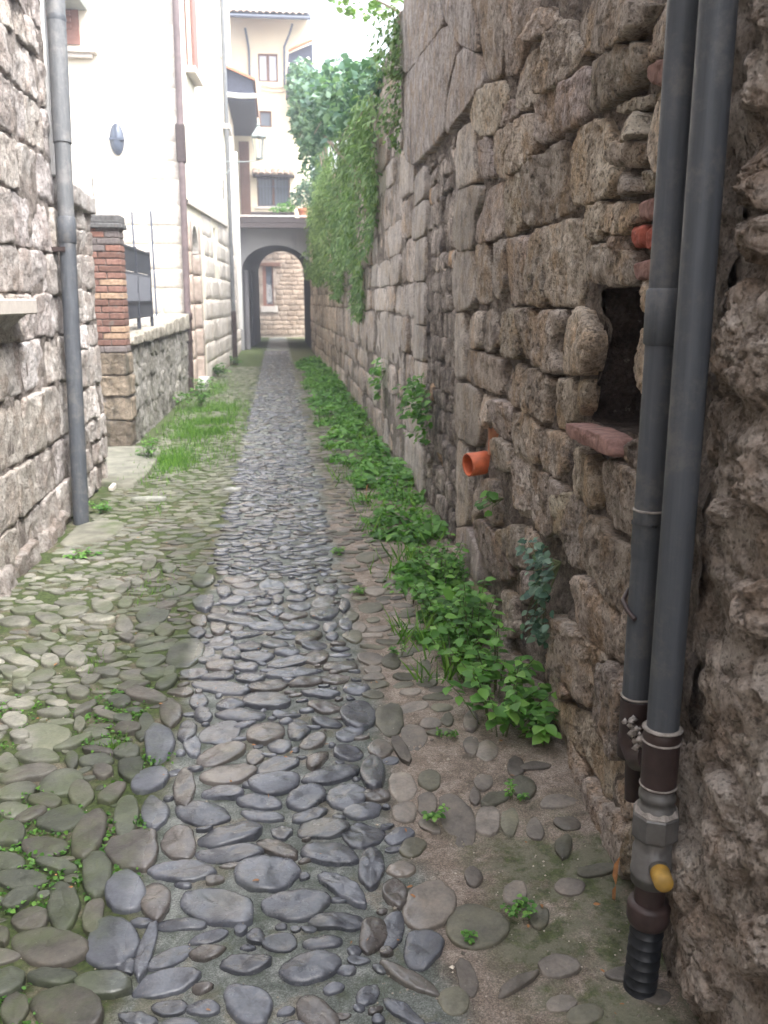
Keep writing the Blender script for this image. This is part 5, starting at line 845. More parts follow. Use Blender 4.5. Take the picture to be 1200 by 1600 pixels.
# street windows
for (u0, u1, v0, v1) in (WIN1, WIN2):
    m_ = MB()
    for (a, b, c, e) in ((u0, u0 + .07, v0, v1), (u1 - .07, u1, v0, v1), (u0, u1, v0, v0 + .07), ((u0 + u1) / 2 - .03, (u0 + u1) / 2 + .03, v0, v1)):
        q = np.array([(a, c), (b, c), (b, e), (a, e)]); m_.add(np.concatenate([MF(q[:, 0], q[:, 1], np.full(4, -.06)), MF(q[:, 0], q[:, 1], np.full(4, -.11))]), [(0, 1, 2, 3), (0, 4, 5, 1), (1, 5, 6, 2), (2, 6, 7, 3), (3, 7, 4, 0)])
    wf = m_.build('window', M_wood, chs); m_ = MB(); q = np.array([(u0, v0), (u1, v0), (u1, v1), (u0, v1)]); m_.add(MF(q[:, 0], q[:, 1], np.full(4, -.10)), [(0, 1, 2, 3)]); m_.build('pane', M_glass, wf)
    m_ = MB(); q = np.array([(u1, v0), (u1 + .55, v0), (u1 + .55, v1), (u1, v1)]); m_.add(np.concatenate([MF(q[:, 0], q[:, 1], np.full(4, .05)), MF(q[:, 0], q[:, 1], np.full(4, .01))]), [(0, 1, 2, 3), (0, 4, 5, 1), (0, 3, 7, 4)]); m_.build('open_shutter', M_redwood, wf)
    m_ = MB(); q = np.array([(u0 - .15, v0 - .10), (u1 + .2, v0 - .10), (u1 + .2, v0), (u0 - .15, v0)]); m_.add(np.concatenate([MF(q[:, 0], q[:, 1], np.full(4, .17)), MF(q[:, 0], q[:, 1], np.full(4, .0))]), [(0, 1, 2, 3), (0, 4, 5, 1), (1, 5, 6, 2), (3, 2, 6, 7), (3, 7, 4, 0)]); m_.build('window_sill', M_sill, chs)
m_ = MB(); q = np.array([(SLIT[0], SLIT[2]), (SLIT[1], SLIT[2]), (SLIT[1], SLIT[3]), (SLIT[0], SLIT[3])]); m_.add(MF(q[:, 0], q[:, 1], np.full(4, -.12)), [(0, 1, 2, 3)]); m_.build('slit_window', M_glass, chs)
for (y, z) in ((21.6, 7.5), (22.0, 4.05)):
    m_ = MB(); xx = float(xf(y)); m_.tube([(xx, y, z), (xx + .05, y, z + .02), (xx + .06, y, z + .2)], .012, 6); m_.tube([(xx + .05, y, z), (xx + .04, y, z - .22)], .012, 6); m_.build('wall_hook', M_blackiron, chs)
# wall lamp: oval, domed, with a bar across
wl = thing('bulkhead_lamp', (-2.53, 16.0, 3.88), "oval blue-grey bulkhead lamp on the cream gable", "wall lamp")
def oval(name, a, b, dep, y0, mat, half=None, cx=-2.53, cz=4.11):
    m_ = MB(); V = []; n = 28; rr = (1.0, 1.0, .9, .7, .4, .0)
    for i, r_ in enumerate(rr):
        d_ = 0 if i == 0 else .02 + dep * math.sqrt(1 - r_ * r_ * .98)
        for k_ in range(n): t = 2 * math.pi * k_ / n; V.append((cx + a * r_ * math.cos(t), y0 - d_, cz + b * r_ * math.sin(t)))
    m_.add(V, [(i * n + k_, i * n + (k_ + 1) % n, i * n + n + (k_ + 1) % n, i * n + n + k_) for i in range(5) for k_ in range(n)]); return m_.build(name, mat, wl, True)
oval('lamp_body', .115, .245, .05, 16.0, M_lampm); oval('lamp_glass', .095, .21, .075, 16.0, simple("frosted_glass", (.10, .12, .16), .35, .05, 10, .0))
m_ = MB(); m_.box(-2.65, -2.41, 15.90, 15.99, 4.09, 4.125); m_.box(-2.545, -2.515, 15.895, 15.99, 4.12, 4.33); m_.build('lamp_bar', M_lampm, wl)
# downpipes of the cream house
d1 = thing('downpipe', (-1.40, 15.9, 0), "brown downpipe at the corner between the cream gable and the street", "downpipe")
def d1p(z): return (-1.545 + .011 * z, 15.90, z)
cyl('upper_length', simple("mauve_brown_pipe", (.13, .095, .095), .6, .25, 10, .05), [d1p(1.25), d1p(10)], .055, 16, d1)
cyl('lower_length', M_iron, [d1p(-.05), d1p(1.3)], .064, 16, d1); cyl('joint_collar', M_iron, [d1p(1.22), d1p(1.24), d1p(1.34), d1p(1.36)], [.06, .08, .08, .06], 16, d1)
cyl('joint_collar', M_iron, [d1p(.86), d1p(.9)], [.078, .078], 16, d1)
m_ = MB(); m_.box(-1.58, -1.43, 15.84, 15.99, 3.75, 4.35, bev=.02); m_.build('inspection_box', M_iron, d1)
d2 = thing('downpipe', (-1.08, 23.0, 0), "thin downpipe farther up the cream street front, near the passage", "downpipe")
cyl('upper_length', M_pvcl, [(-1.09, 22.9, 1.3), (-1.09, 22.9, 9.5)], .05, 12, d2); cyl('lower_length', M_iron, [(-1.09, 22.9, -.05), (-1.09, 22.9, 1.3)], .062, 12, d2)
cyl('wide_length', M_white, [(-1.02, 25.0, .8), (-1.02, 25.0, 5.3)], .075, 12, d2)

# ================================================================ ARCHED HOUSE
ah = thing('arched_house', (0, 30, 0), "yellow house that bridges the alley over a dark arched passage", "house")
Yf, Ye = 29.5, 36.0; sp0 = 2.45
def arch_pts(x0, x1, sp, rise, n=28): c, w = (x0 + x1) / 2, (x1 - x0) / 2; return [(c + w * math.cos(a), sp + rise * math.sin(a)) for a in np.linspace(0, math.pi, n)]
A0 = arch_pts(-1.10, 1.05, sp0, .80); A1 = arch_pts(-.70, 1.02, 2.6, .80)
m_ = MB(); n = len(A0)
V = []; 
for (x, z) in A0: V += [(x, Yf, z), (x, Yf, 3.75)]
m_.add(V, [(2 * i, 2 * i + 1, 2 * i + 3, 2 * i + 2) for i in range(n - 1)])
m_.add([(1.05, Yf, 0), (1.6, Yf, 0), (1.6, Yf, 3.75), (1.05, Yf, 3.75)], [(0, 1, 2, 3)]); m_.add([(-1.5, Yf, 0), (-1.10, Yf, 0), (-1.10, Yf, 3.75), (-1.5, Yf, 3.75)], [(0, 1, 2, 3)])
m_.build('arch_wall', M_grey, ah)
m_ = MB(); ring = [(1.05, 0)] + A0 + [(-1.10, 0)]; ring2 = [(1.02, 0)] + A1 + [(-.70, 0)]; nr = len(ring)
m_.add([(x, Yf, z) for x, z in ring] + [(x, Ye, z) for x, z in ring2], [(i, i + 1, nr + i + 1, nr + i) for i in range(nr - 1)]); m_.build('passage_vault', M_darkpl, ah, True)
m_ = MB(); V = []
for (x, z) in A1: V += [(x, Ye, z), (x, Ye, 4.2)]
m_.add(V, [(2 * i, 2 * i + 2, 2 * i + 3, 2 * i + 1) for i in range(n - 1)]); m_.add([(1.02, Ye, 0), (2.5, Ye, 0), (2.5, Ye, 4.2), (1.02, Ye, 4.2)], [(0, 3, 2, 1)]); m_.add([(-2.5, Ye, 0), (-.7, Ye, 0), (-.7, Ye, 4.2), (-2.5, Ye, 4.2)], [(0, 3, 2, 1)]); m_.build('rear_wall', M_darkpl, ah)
for bx in ((-1.06, -.92, 29.9, 30.3, 0, 2.5), (-1.0, -.84, 32.3, 32.8, 0, 2.55)): m_ = MB(); m_.box(*bx, bev=.02); m_.build('pilaster', M_darkpl, ah)
m_ = MB(); m_.box(-1.25, 1.15, 28.95, 31.5, 3.80, 3.95); m_.build('terrace_floor', M_darkwood, ah)
m_ = MB(); m_.box(-1.28, 1.15, 28.9, 29.05, 3.72, 3.86, bev=.01); m_.build('terrace_beam', M_darkwood, ah)
m_ = MB(); m_.box(-1.25, 1.12, 28.93, 28.97, 3.89, 4.03); m_.build('fascia_board', M_darkwood, ah)
m_ = MB(); m_.box(-1.26, 1.14, 28.90, 28.95, 4.06, 4.09); m_.build('handrail', M_white, ah)
Y2 = 31.5
WA = (-.43, .2, 8.42, 9.25); WB = (-.44, -.04, 7.05, 7.55); WC = (-.58, .50, 4.60, 5.50)
MH = lambda u, v, d: np.stack([u, Y2 - d, v], 1)
facade('front_wall', MH, [-1.3, 1.18], [3.9, 10.45], [WA, WB, WC], M_yellow, ah, .2)
m_ = MB(); m_.add([(1.18, Y2, 0), (1.18, 38, 0), (1.18, 38, 10.4), (1.18, Y2, 10.4)], [(0, 1, 2, 3)]); m_.add([(-1.3, 38, 4.3), (1.18, 38, 4.3), (1.18, 38, 10.4), (-1.3, 38, 10.4)], [(0, 1, 2, 3)]); m_.build('side_wall', M_white, ah)
def hwin(w, cur, mull=True, grille=False):
    x0, x1, z0, z1 = w; m_ = MB(); t = .05
    for bx in ((x0, x0 + t, z0, z1), (x1 - t, x1, z0, z1), (x0 + t, x1 - t, z0, z0 + t), (x0 + t, x1 - t, z1 - t, z1)) + ((((x0 + x1) / 2 - .045, (x0 + x1) / 2 + .045, z0 + t, z1 - t),) if mull else ()): m_.box(bx[0], bx[1], Y2 + .05, Y2 + .11, bx[2], bx[3])
    f_ = m_.build('window', M_wood, ah); m_ = MB(); m_.box(x0 + t, x1 - t, Y2 + .085, Y2 + .095, z0 + t, z1 - t); m_.build('pane', cur, f_)
    if grille:
        xx = x0 + .05
        while xx < x1: m_ = MB(); m_.tube([(xx, Y2 - .03, z0), (xx, Y2 - .03, z1)], .012, 6); m_.build('grille_bar', M_blackiron, f_); xx += .105
        for zz in (z0 + .02, z0 + .62, z1 - .03): m_ = MB(); m_.box(x0, x1, Y2 - .045, Y2 - .02, zz - .012, zz + .012); m_.build('grille_bar', M_lampm, f_)
hwin(WA, M_curt); hwin(WB, M_glass, False); hwin(WC, M_glass, True, True)
m_ = MB(); m_.box(-.66, .6, Y2 - .06, Y2, 4.52, 4.60); m_.build('window_sill', M_sill, ah)
def tiles(parent, x0, x1, yb, zb, yt, zt, w, mat, n_rows=1):
    x = x0; j = 0
    while x < x1 - w * .5:
        for rr in range(n_rows):
            t0, t1 = rr / n_rows, (rr + 1) / n_rows + .04; m_ = MB(); V = []
            for (t, s) in ((t0, 1.0), (t1, .82)):
                yy_, zz_ = yb + (yt - yb) * t, zb + (zt - zb) * t
                for k_ in range(9): a = math.pi * k_ / 8; V.append((x + w / 2 + w * .52 * s * math.cos(a), yy_, zz_ + w * .36 * s * math.sin(a) + (.02 if rr else 0)))
            for (t, s) in ((t0, .86),):
                yy_, zz_ = yb + (yt - yb) * t, zb + (zt - zb) * t
                for k_ in range(9): a = math.pi * k_ / 8; V.append((x + w / 2 + w * .52 * s * math.cos(a), yy_, zz_ + w * .36 * s * math.sin(a) - .012))
            m_.add(V, [(k_, k_ + 1, 10 + k_, 9 + k_) for k_ in range(8)] + [(k_ + 1, k_, 18 + k_, 19 + k_) for k_ in range(8)], np.array([1, .95, .9]) * rng.uniform(.7, 1.25)); m_.build('roof_tile', mat, parent, True)
        x += w; j += 1
m_ = MB(); m_.add([(-1.4, 30.6, 10.12), (1.25, 30.6, 10.12), (1.25, 35, 11.7), (-1.4, 35, 11.7), (-1.4, 30.6, 10.06), (1.25, 30.6, 10.06), (1.25, 35, 11.6), (-1.4, 35, 11.6)], [(0, 1, 2, 3), (4, 7, 6, 5), (0, 4, 5, 1), (1, 5, 6, 2), (0, 3, 7, 4)]); rf = m_.build('roof', M_navy, ah)
tiles(rf, -1.4, 1.25, 30.5, 10.16, 35, 11.78, .2, M_tile, 2)
m_ = MB(); m_.tube([(-1.4, 30.5, 10.05), (1.25, 30.5, 10.05)], .055, 10); m_.build('gutter', M_lampm, ah)
hdt = MB(); hdt.box(-.70, .66, Y2 - .38, Y2, 5.50, 5.55); hd_ = hdt.build('window_hood', M_darkwood, ah); tiles(hd_, -.72, .66, Y2 - .42, 5.56, Y2, 5.74, .2, M_tile)
m_ = MB(); m_.box(-1.12, -.80, Y2 - .05, Y2 - .005, 3.97, 6.6); dw_ = m_.build('terrace_door', M_wood, ah)
for xx in (-1.04, -.96, -.88): m_ = MB(); m_.box(xx - .03, xx + .03, Y2 - .07, Y2 - .05, 4.0, 6.5); m_.build('plank', M_wood, dw_)
m_ = MB(); m_.tube([(-.80, Y2 - .1, 9.95), (-.74, Y2 - .08, 9.6), (-.70, Y2 - .06, 9.3), (-.70, Y2 - .06, 7.6)], .035, 8); m_.build('roof_downpipe', M_lampm, ah)
m_ = MB(); m_.tube([(.68, Y2 - .5, 10.0), (.6, Y2 - .3, 9.8), (.42, Y2 - .08, 9.45), (.40, Y2 - .06, 8.3)], .035, 8); m_.build('roof_downpipe', M_lampm, ah)
for zz in (8.25, 8.12): m_ = MB(); m_.tube([(-.35, Y2 - .03, zz + .05), (.0, Y2 - .03, zz - .02), (.35, Y2 - .03, zz), (.8, Y2 - .03, zz + .15)], .012, 6); m_.build('cable', M_twig, ah)
# two projecting eaves over the alley
e1 = thing('porch_roof', (-.9, 27, 6.7), "dark boarded eave with a pale gutter jutting over the alley, high on the left", "roof")
m_ = MB(); m_.box(-1.25, -.47, 26.0, 31.3, 6.74, 6.82); m_.build('soffit', M_navy, e1)
m_ = MB(); m_.add([(-1.25, 26.0, 6.82), (-.47, 26.0, 6.82), (-.47, 31.3, 6.82), (-1.25, 31.3, 6.82), (-1.25, 26.0, 7.55), (-.52, 26.0, 7.25), (-.52, 31.3, 7.25), (-1.25, 31.3, 7.55)], [(0, 1, 5, 4), (1, 2, 6, 5), (4, 5, 6, 7)]); m_.build('roof_box', M_navy, e1)
m_ = MB(); m_.tube([(-1.25, 25.95, 6.87), (-.86, 25.9, 6.83), (-.42, 25.95, 6.85)], .06, 10); m_.build('gutter', M_white, e1)
m_ = MB(); m_.add([(-1.3, 25.9, 7.62), (-.44, 25.9, 7.28), (-.44, 31.3, 7.28), (-1.3, 31.3, 7.62), (-1.3, 25.9, 7.56), (-.44, 25.9, 7.22), (-.44, 31.3, 7.22), (-1.3, 31.3, 7.56)], [(0, 1, 2, 3), (0, 4, 5, 1), (1, 5, 6, 2)]); m_.build('tile_layer', M_terra, e1)
e2 = thing('side_eave', (.8, 29.5, 8.0), "small dark eave with curved gutter at the right, above the creeper", "roof")
m_ = MB(); m_.add([(.42, 28.6, 7.85), (1.2, 28.6, 8.15), (1.2, 31.4, 8.15), (.42, 31.4, 7.85), (.50, 28.6, 8.55), (1.2, 28.6, 8.85), (1.2, 31.4, 8.85), (.50, 31.4, 8.55)], [(0, 1, 5, 4), (0, 4, 7, 3), (4, 5, 6, 7), (0, 3, 2, 1)]); m_.build('roof_box', M_navy, e2)
m_ = MB(); m_.tube([(.48, 28.5, 8.25), (.62, 28.45, 8.2), (.85, 28.45, 8.28), (1.1, 28.5, 8.42)], .05, 10); m_.build('gutter', M_white, e2)
m_ = MB(); m_.tube([(.50, 28.55, 8.62), (.7, 28.5, 8.72), (1.2, 28.5, 8.92)], .05, 8); m_.build('edge_tile', M_terra, e2)
# lantern
ln = thing('street_lantern', (-.9, 20.5, 4.3), "pale copper street lantern on a bracket from the cream house", "street lantern")
lx, ly = -.30, 20.0
m_ = MB(); m_.tube([(lx, ly, 4.84), (lx, ly, 4.87), (lx, ly, 5.03), (lx, ly, 5.05)], [.17, .17, .05, .045], 6); m_.tube([(lx, ly, 5.05), (lx, ly, 5.08), (lx, ly, 5.13)], [.03, .045, .01], 8); m_.build('lantern_cap', M_copper, ln)
m_ = MB()
for k_ in range(6): a = 2 * math.pi * k_ / 6; m_.tube([(lx + .145 * math.cos(a), ly + .145 * math.sin(a), 4.84), (lx + .085 * math.cos(a), ly + .085 * math.sin(a), 4.44)], .008, 5)
m_.tube([(lx, ly, 4.42), (lx, ly, 4.45)], .09, 6); m_.build('lantern_frame', M_copper, ln)
gl = bpy.data.materials.new("clear_lantern_glass"); gl.use_nodes = True; gb = gl.node_tree.nodes['Principled BSDF']; gb.inputs['Transmission Weight'].default_value = 1.0; gb.inputs['Roughness'].default_value = .05; gb.inputs['IOR'].default_value = 1.1
m_ = MB(); m_.tube([(lx, ly, 4.45), (lx, ly, 4.83)], [.075, .135], 6, cap=False); m_.build('lantern_glass', gl, ln)
m_ = MB(); m_.tube([(-1.3, ly, 4.36), (-.6, ly, 4.36), (lx, ly, 4.40)], .012, 6); m_.tube([(-1.28, ly, 4.0), (-1.0, ly, 4.12), (-.75, ly, 4.36)], .014, 6); m_.build('bracket', M_copper, ln)
# terrace plants
pt = thing('potted_shrub', (.90, 29.6, 3.95), "dark leafy shrub in a terracotta pot on the terrace edge", "potted plant")
m_ = MB(); m_.tube([(.90, 29.3, 3.96), (.90, 29.3, 4.25), (.90, 29.3, 4.26), (.90, 29.3, 4.34)], [.15, .19, .21, .21], 16); m_.build('pot', M_terra, pt)
def blob(name, cs, n, size, mat, parent, up=.6, ratio=.8, T=LT, F=LF, down=0):
    P = []; 
    tot = sum(c[3] * c[4] * c[5] for c in cs) 
    for (x, y, z, a, b, c) in cs:
        m = max(8, int(n * (a * b * c) / tot)); u = unit(m); r_ = rng.uniform(.25, 1, (m, 1)) ** .5; P.append(np.array([x, y, z]) + u * r_ * [a, b, c] * (1 + .25 * fbm(u * 2 + x, 2, 2, 3))[:, None])
    P = np.concatenate(P); m = len(P); A = unit(m); A[:, 2] = A[:, 2] * .5 - down; Nn = unit(m, up)
    return link(name, leaf_mesh(name, P, A, Nn, size * rng.uniform(.6, 1.25, m), ratio, None, T, F), mat, parent)
blob('foliage', [(.9, 29.3, 4.75, .34, .3, .42), (.62, 29.4, 4.6, .25, .25, .25), (1.05, 29.3, 5.1, .2, .2, .35)], 900, .09, M_creep, pt)
pt2 = thing('trailing_plant', (.3, 29.4, 3.95), "low green plant in a dark trough on the terrace, left of the terracotta pot", "potted plant")
m_ = MB(); m_.box(-.75, .6, 29.2, 29.5, 3.96, 4.22, bev=.02); m_.build('trough', M_darkwood, pt2)
blob('foliage', [(.35, 29.3, 4.35, .32, .2, .18), (.0, 29.3, 4.28, .2, .15, .1)], 420, .07, M_leaf, pt2)
# house behind the passage
bh = thing('rear_stone_house', (.2, 40, 0), "brown stone house with a lattice window, seen through the arch", "house")
MB_ = lambda u, v, d: np.stack([u, 40.0 - d, v], 1)
BW = (-.62, -.17, 1.33, 2.98)
facade('house_front', MB_, [-3, 3], [-.1, 5.2], [BW], M_far, bh, .25)
for (u0, u1, v0, v1) in courses(-1.0, 1.4, .1, 3.6, (.13, .24), (.22, .5), rg, .02):
    if u1 > BW[0] - .05 and u0 < BW[1] + .05 and v1 > BW[2] - .25 and v0 < BW[3] + .2: continue
    m_ = MB(); stone(m_, quad_poly(u0, u1, v0, v1, .015, rg), MB_, -.02, rg.uniform(.012, .03), .005, .01, 12, np.array([1, .96, .92]) * rg.uniform(.75, 1.25), 4000 + k, .01, .015, 6, 1, .003, (.5,)); k += 1; m_.build('stone', M_far, bh, True)
m_ = MB(); m_.box(-.72, .14, 39.93, 40.0, 2.98, 3.14, bev=.01); m_.build('lintel', M_wood, bh)
m_ = MB(); m_.box(-.72, .0, 39.94, 40.0, 1.08, 1.33); m_.build('window_apron', M_sill, bh)
m_ = MB(); m_.box(-.62, -.48, 40.05, 40.1, 1.33, 2.98); m_.box(-.22, -.17, 40.05, 40.1, 1.33, 2.98); m_.box(-.48, -.22, 40.05, 40.1, 1.33, 1.4); bw = m_.build('window', M_redwood, bh); m_ = MB(); m_.box(-.48, -.22, 40.11, 40.12, 1.4, 2.98); m_.build('pane', M_glass, bw)
m_ = MB()
for j in range(9): m_.tube([(-.48, 40.08, 1.42 + j * .08), (-.22, 40.08, 1.62 + j * .08)], .008, 5); m_.tube([(-.22, 40.075, 1.42 + j * .08), (-.48, 40.075, 1.62 + j * .08)], .008, 5)
m_.build('lattice', M_white, bw)

# ================================================================ PLANTS
# weed strip along the right wall
Ps, As, Ns, Ss, Rs, Sh = [], [], [], [], [], []
for c_ in range(290):
    y0 = 3.85 + 20 * rng.uniform() ** 1.3; w0 = float(np.interp(y0, [3.9, 5.5, 8, 22], [.30, .40, .56, .62])); e0 = rng.uniform() ** .9; x0 = float(xr(y0)) - .03 - w0 * e0
    sp = rng.choice(4, p=[.42, .28, .18, .12]); rad = rng.uniform(.05, .15) * (1 + y0 * .025); hh = rng.uniform(.05, .19) * (1.05 - .65 * e0) * (1 + .02 * y0); m = int((60 if sp else 42) * rng.uniform(.6, 1.2))
    u = rng.normal(size=(m, 3)); u /= np.linalg.norm(u, axis=1)[:, None]; u[:, 2] = np.abs(u[:, 2]); r_ = rng.uniform(.15, 1, (m, 1)) ** .5
    p = np.array([x0, y0, .0]) + u * r_ * [rad, rad, hh]; p[:, 0] = np.minimum(p[:, 0], xr(p[:, 1]) - .01); Ps.append(p)
    A = unit(m); A[:, 2] = A[:, 2] * .4 - (.25 if sp == 2 else .05); As.append(A); Ns.append(np.stack([rng.normal(-.2, .35, m), rng.normal(-.15, .35, m), np.ones(m)], 1))
    Ss.append(rng.uniform(.6, 1.2, m) * (.062, .036, .085, .024)[sp] * (1 + y0 * .028)); Rs.append(np.full(m, (.85, .75, .42, .9)[sp])); Sh.append(np.clip(rng.uniform(.25, .75) + rng.normal(0, .2, m), 0, 1))
o = link('weeds', leaf_mesh('weeds', np.concatenate(Ps), np.concatenate(As), np.concatenate(Ns), np.concatenate(Ss), np.concatenate(Rs), np.concatenate(Sh)), M_leaf); props(o, "green weeds growing in a strip at the foot of the right wall", "weeds", None, 'stuff')
n = 2600; yv = 3.4 + 19 * rng.uniform(0, 1, n) ** 1.5; q = np.stack([xr(yv) - .05 - rng.uniform(.0, .6, n) * np.interp(yv, [3.4, 8], [.7, 1.1]), yv, np.zeros(n)], 1); q = q[fbm(q, 3.0, 3, 19) > .05]; m = len(q); A = unit(m) * .7; A[:, 2] = 1
o = link('grass', leaf_mesh('grass', q, A, unit(m), rng.uniform(.05, .20, m), .06, None, BT, BF), M_grass); props(o, "sparse grass blades among the weeds by the right wall", "grass", None, 'stuff')
herbs = [(.78, 2.98, .24, .30, 18, .075, "big-leaved nettle-like weed nearest the viewer at the right wall"), (.83, 3.28, .2, .34, 15, .072, "nettle-like weed just behind the nearest one at the right wall"), (.72, 3.55, .18, .24, 15, .058, "bushy weed with mid-sized leaves at the wall, left of the ivy patch"),
         (.83, 3.75, .18, .38, 14, .066, "tall weed with pale top leaves at the right wall"), (.76, 4.15, .2, .28, 16, .056, "dense leafy weed below the orange pipe stub"), (.66, 4.45, .13, .18, 7, .045, "low weed at the outer edge of the strip by the orange stub"), (.86, 4.75, .18, .36, 10, .055, "upright weed against the wall, below the blocked doorway")]
for (x, y, r_, h, ns, lf, lb) in herbs: herb((x, y, .0), r_, h, ns, lf, M_leaf, 'weed_plant', lb, "weed", "weeds by the right wall")
sprouts = [(.572, 1.95, .05, .05, 9, .020, "small leafy sprout on the dark flat cobble, lower right"), (.50, 3.70, .055, .07, 7, .024, "weed tuft in the sandy joint right of the path"), (.39, 4.60, .06, .05, 9, .024, "weed tuft at the right edge of the wet path"), (.335, 5.38, .06, .06, 9, .026, "farther weed tuft at the right edge of the wet path"),
           (.70, 2.50, .05, .08, 6, .022, "sprout beside the pale flat stone near the wall foot"), (.56, 2.92, .05, .05, 7, .016, "yellowish sprout in the sand below the nettles"), (.58, 3.92, .05, .05, 8, .02, "low tuft beside the sandy patch"), (.44, 2.42, .04, .05, 5, .026, "single rosette on a greenish cobble right of the path"), (.43, 1.88, .02, .03, 4, .016, "tiny sprout between the two large flat cobbles")]
for (x, y, r_, h, ns, lf, lb) in sprouts: herb((x, y, .01), r_, h, ns, lf, M_leafb if 'yellow' in lb else M_leaf, 'sprout', lb, "weed", "sprouts between the cobbles", pairs=4, stem_r=.001)
lefts = [(-1.33, 9.0, .16, .34, 10, .06, "leafy weed at the foot of the brick gatepost"), (-1.25, 13.4, .35, .42, 16, .085, "leafy clump in the grass at the garden wall"), (-1.32, 15.4, .28, .4, 12, .09, "leafy clump at the foot of the brown downpipe"), (-1.27, 19.0, .28, .36, 12, .10, "round green clump at the plinth past the arched door"), (-1.14, 22.4, .26, .34, 10, .10, "farthest clump on the left, below the thin downpipe"), (-1.36, 6.75, .12, .14, 8, .045, "small clump right beside the foot of the left downpipe"), (-1.23, 5.5, .11, .08, 8, .04, "low sprawling weed before the broken slab")]
for (x, y, r_, h, ns, lf, lb) in lefts: herb((x, y, .0), r_, h, ns, lf, M_leafb if y > 8 else M_leaf, 'weed_plant', lb, "weed", "weeds along the left walls")
# grass on the left
gs = []
for (x, y, a, b, m) in ((-1.1, 8.8, .28, .85, 4200), (-.95, 11.3, .34, 1.5, 6000), (-1.2, 12.4, .3, 2.2, 4200), (-.8, 12.8, .34, 2.2, 3000), (-1.15, 16.2, .25, 2, 1500), (-.95, 6.75, .08, .22, 260), (-.7, 10, .3, 2.5, 700), (-.75, 4.9, .14, .35, 240), (-.62, 3.0, .07, .08, 60), (-.85, 3.75, .06, .1, 60)):
    gs.append(np.stack([rng.normal(x, a * .5, m), rng.normal(y, b * .5, m), np.zeros(m)], 1))
q = np.concatenate(gs); q = q[fbm(q, 2.2, 4, 23) > rng.uniform(-.45, .12, len(q))]; q = q[(q[:, 0] > -1.5) & (q[:, 0] < -.42)]; m = len(q); A = unit(m) * .55; A[:, 2] = 1
o = link('grass', leaf_mesh('grass', q, A, unit(m), rng.uniform(.03, .10, m) * np.where(q[:, 1] > 7, 1, .55), .07, None, BT, BF), M_grass); props(o, "bright green grass on the left side of the alley", "grass", None, 'stuff')
# clover and moss leaves in the cobble joints at the left
n = 15000; q = np.stack([rng.uniform(-1.2, -.40, n), 1.3 + 2.2 * rng.uniform(0, 1, n) ** 1.1, np.zeros(n)], 1); f1 = fbm(q, 4.5, 3, 77); q = q[(f1 > .08) & (f1 > rng.uniform(-.1, .42, n))]
gap = np.array([free(x, y, (.0, .0), 0) for x, y, z in q]); q = q[gap]; m = len(q); q[:, 2] = rng.uniform(.006, .022, m); A = unit(m); A[:, 2] *= .3
o = link('clover', leaf_mesh('clover', q, A, unit(m, 2.0), rng.uniform(.008, .018, m), .95), M_leafb); props(o, "tiny clover leaves in the joints of the left cobbles", "clover", None, 'stuff')
# plants growing out of the right wall
def wall_plant(name, y, z, ry, rz, out, n, size, mat, label, droop=.6, extra=()):
    th = thing(name, (float(xr(y)), y, z), label, "wall plant", "plants rooted in the right wall"); cs = [(y, z, ry, rz)] + list(extra); P = []
    for (a, b, c, e) in cs:
        m = max(6, int(n * c * e / (ry * rz))); u = rng.normal(size=(m, 2)); u = u / np.linalg.norm(u, axis=1)[:, None] * rng.uniform(.05, 1, (m, 1)) ** .6
        yy = a + u[:, 0] * c; P.append(np.stack([xr(yy) - .02 - out * rng.uniform(0, 1, m) * (1.1 - (u ** 2).sum(1)), yy, b + u[:, 1] * e], 1))
    P = np.concatenate(P); m = len(P); A = np.stack([rng.normal(-.7, .5, m), rng.normal(-.1, .8, m), rng.normal(-droop, .4, m)], 1); Nn = np.stack([rng.normal(-.6, .4, m), rng.normal(-.2, .4, m), np.full(m, .8)], 1)
    link('foliage', leaf_mesh('foliage', P, A, Nn, size * rng.uniform(.55, 1.2, m), .85), mat, th)
    st = MB()
    for k_ in rng.choice(m, min(m, 14), False): st.tube([(float(xr(y)) + .02, y, z + rz * .3), tuple((np.array([float(xr(y)) - out * .4, y, z]) + P[k_]) / 2), tuple(P[k_])], [.003, .002, .001], 4)
    st.build('stem', M_stem, th); return th
wall_plant('wall_plant', 6.70, .83, .22, .20, .20, 120, .062, M_leafb, "bright leafy plant in the sooty infill of the blocked doorway", .35, [(6.95, .90, .15, .06), (6.4, .72, .14, .22)])
wall_plant('wall_plant', 9.7, .75, .2, .22, .12, 70, .08, M_leaf, "small plant on the wall left of the blocked doorway", .5)
wall_plant('wall_plant', 3.02, .60, .13, .10, .09, 70, .038, M_creep, "ivy-like patch with small round leaves, right of the nettles", .3, [(3.0, .46, .10, .13), (3.2, .64, .12, .04), (3.08, .36, .06, .06)])
wall_plant('wall_plant', 3.98, .64, .10, .05, .07, 16, .055, M_leafb, "two or three pale leaves just below the orange pipe stub", .2)
wall_plant('hanging_plant', 8.30, 3.35, .12, .50, .28, 420, .05, M_hang, "green tuft hanging down the end corner of the tall wall", 1.0, [(8.5, 3.75, .18, .3), (8.3, 3.0, .08, .2)])
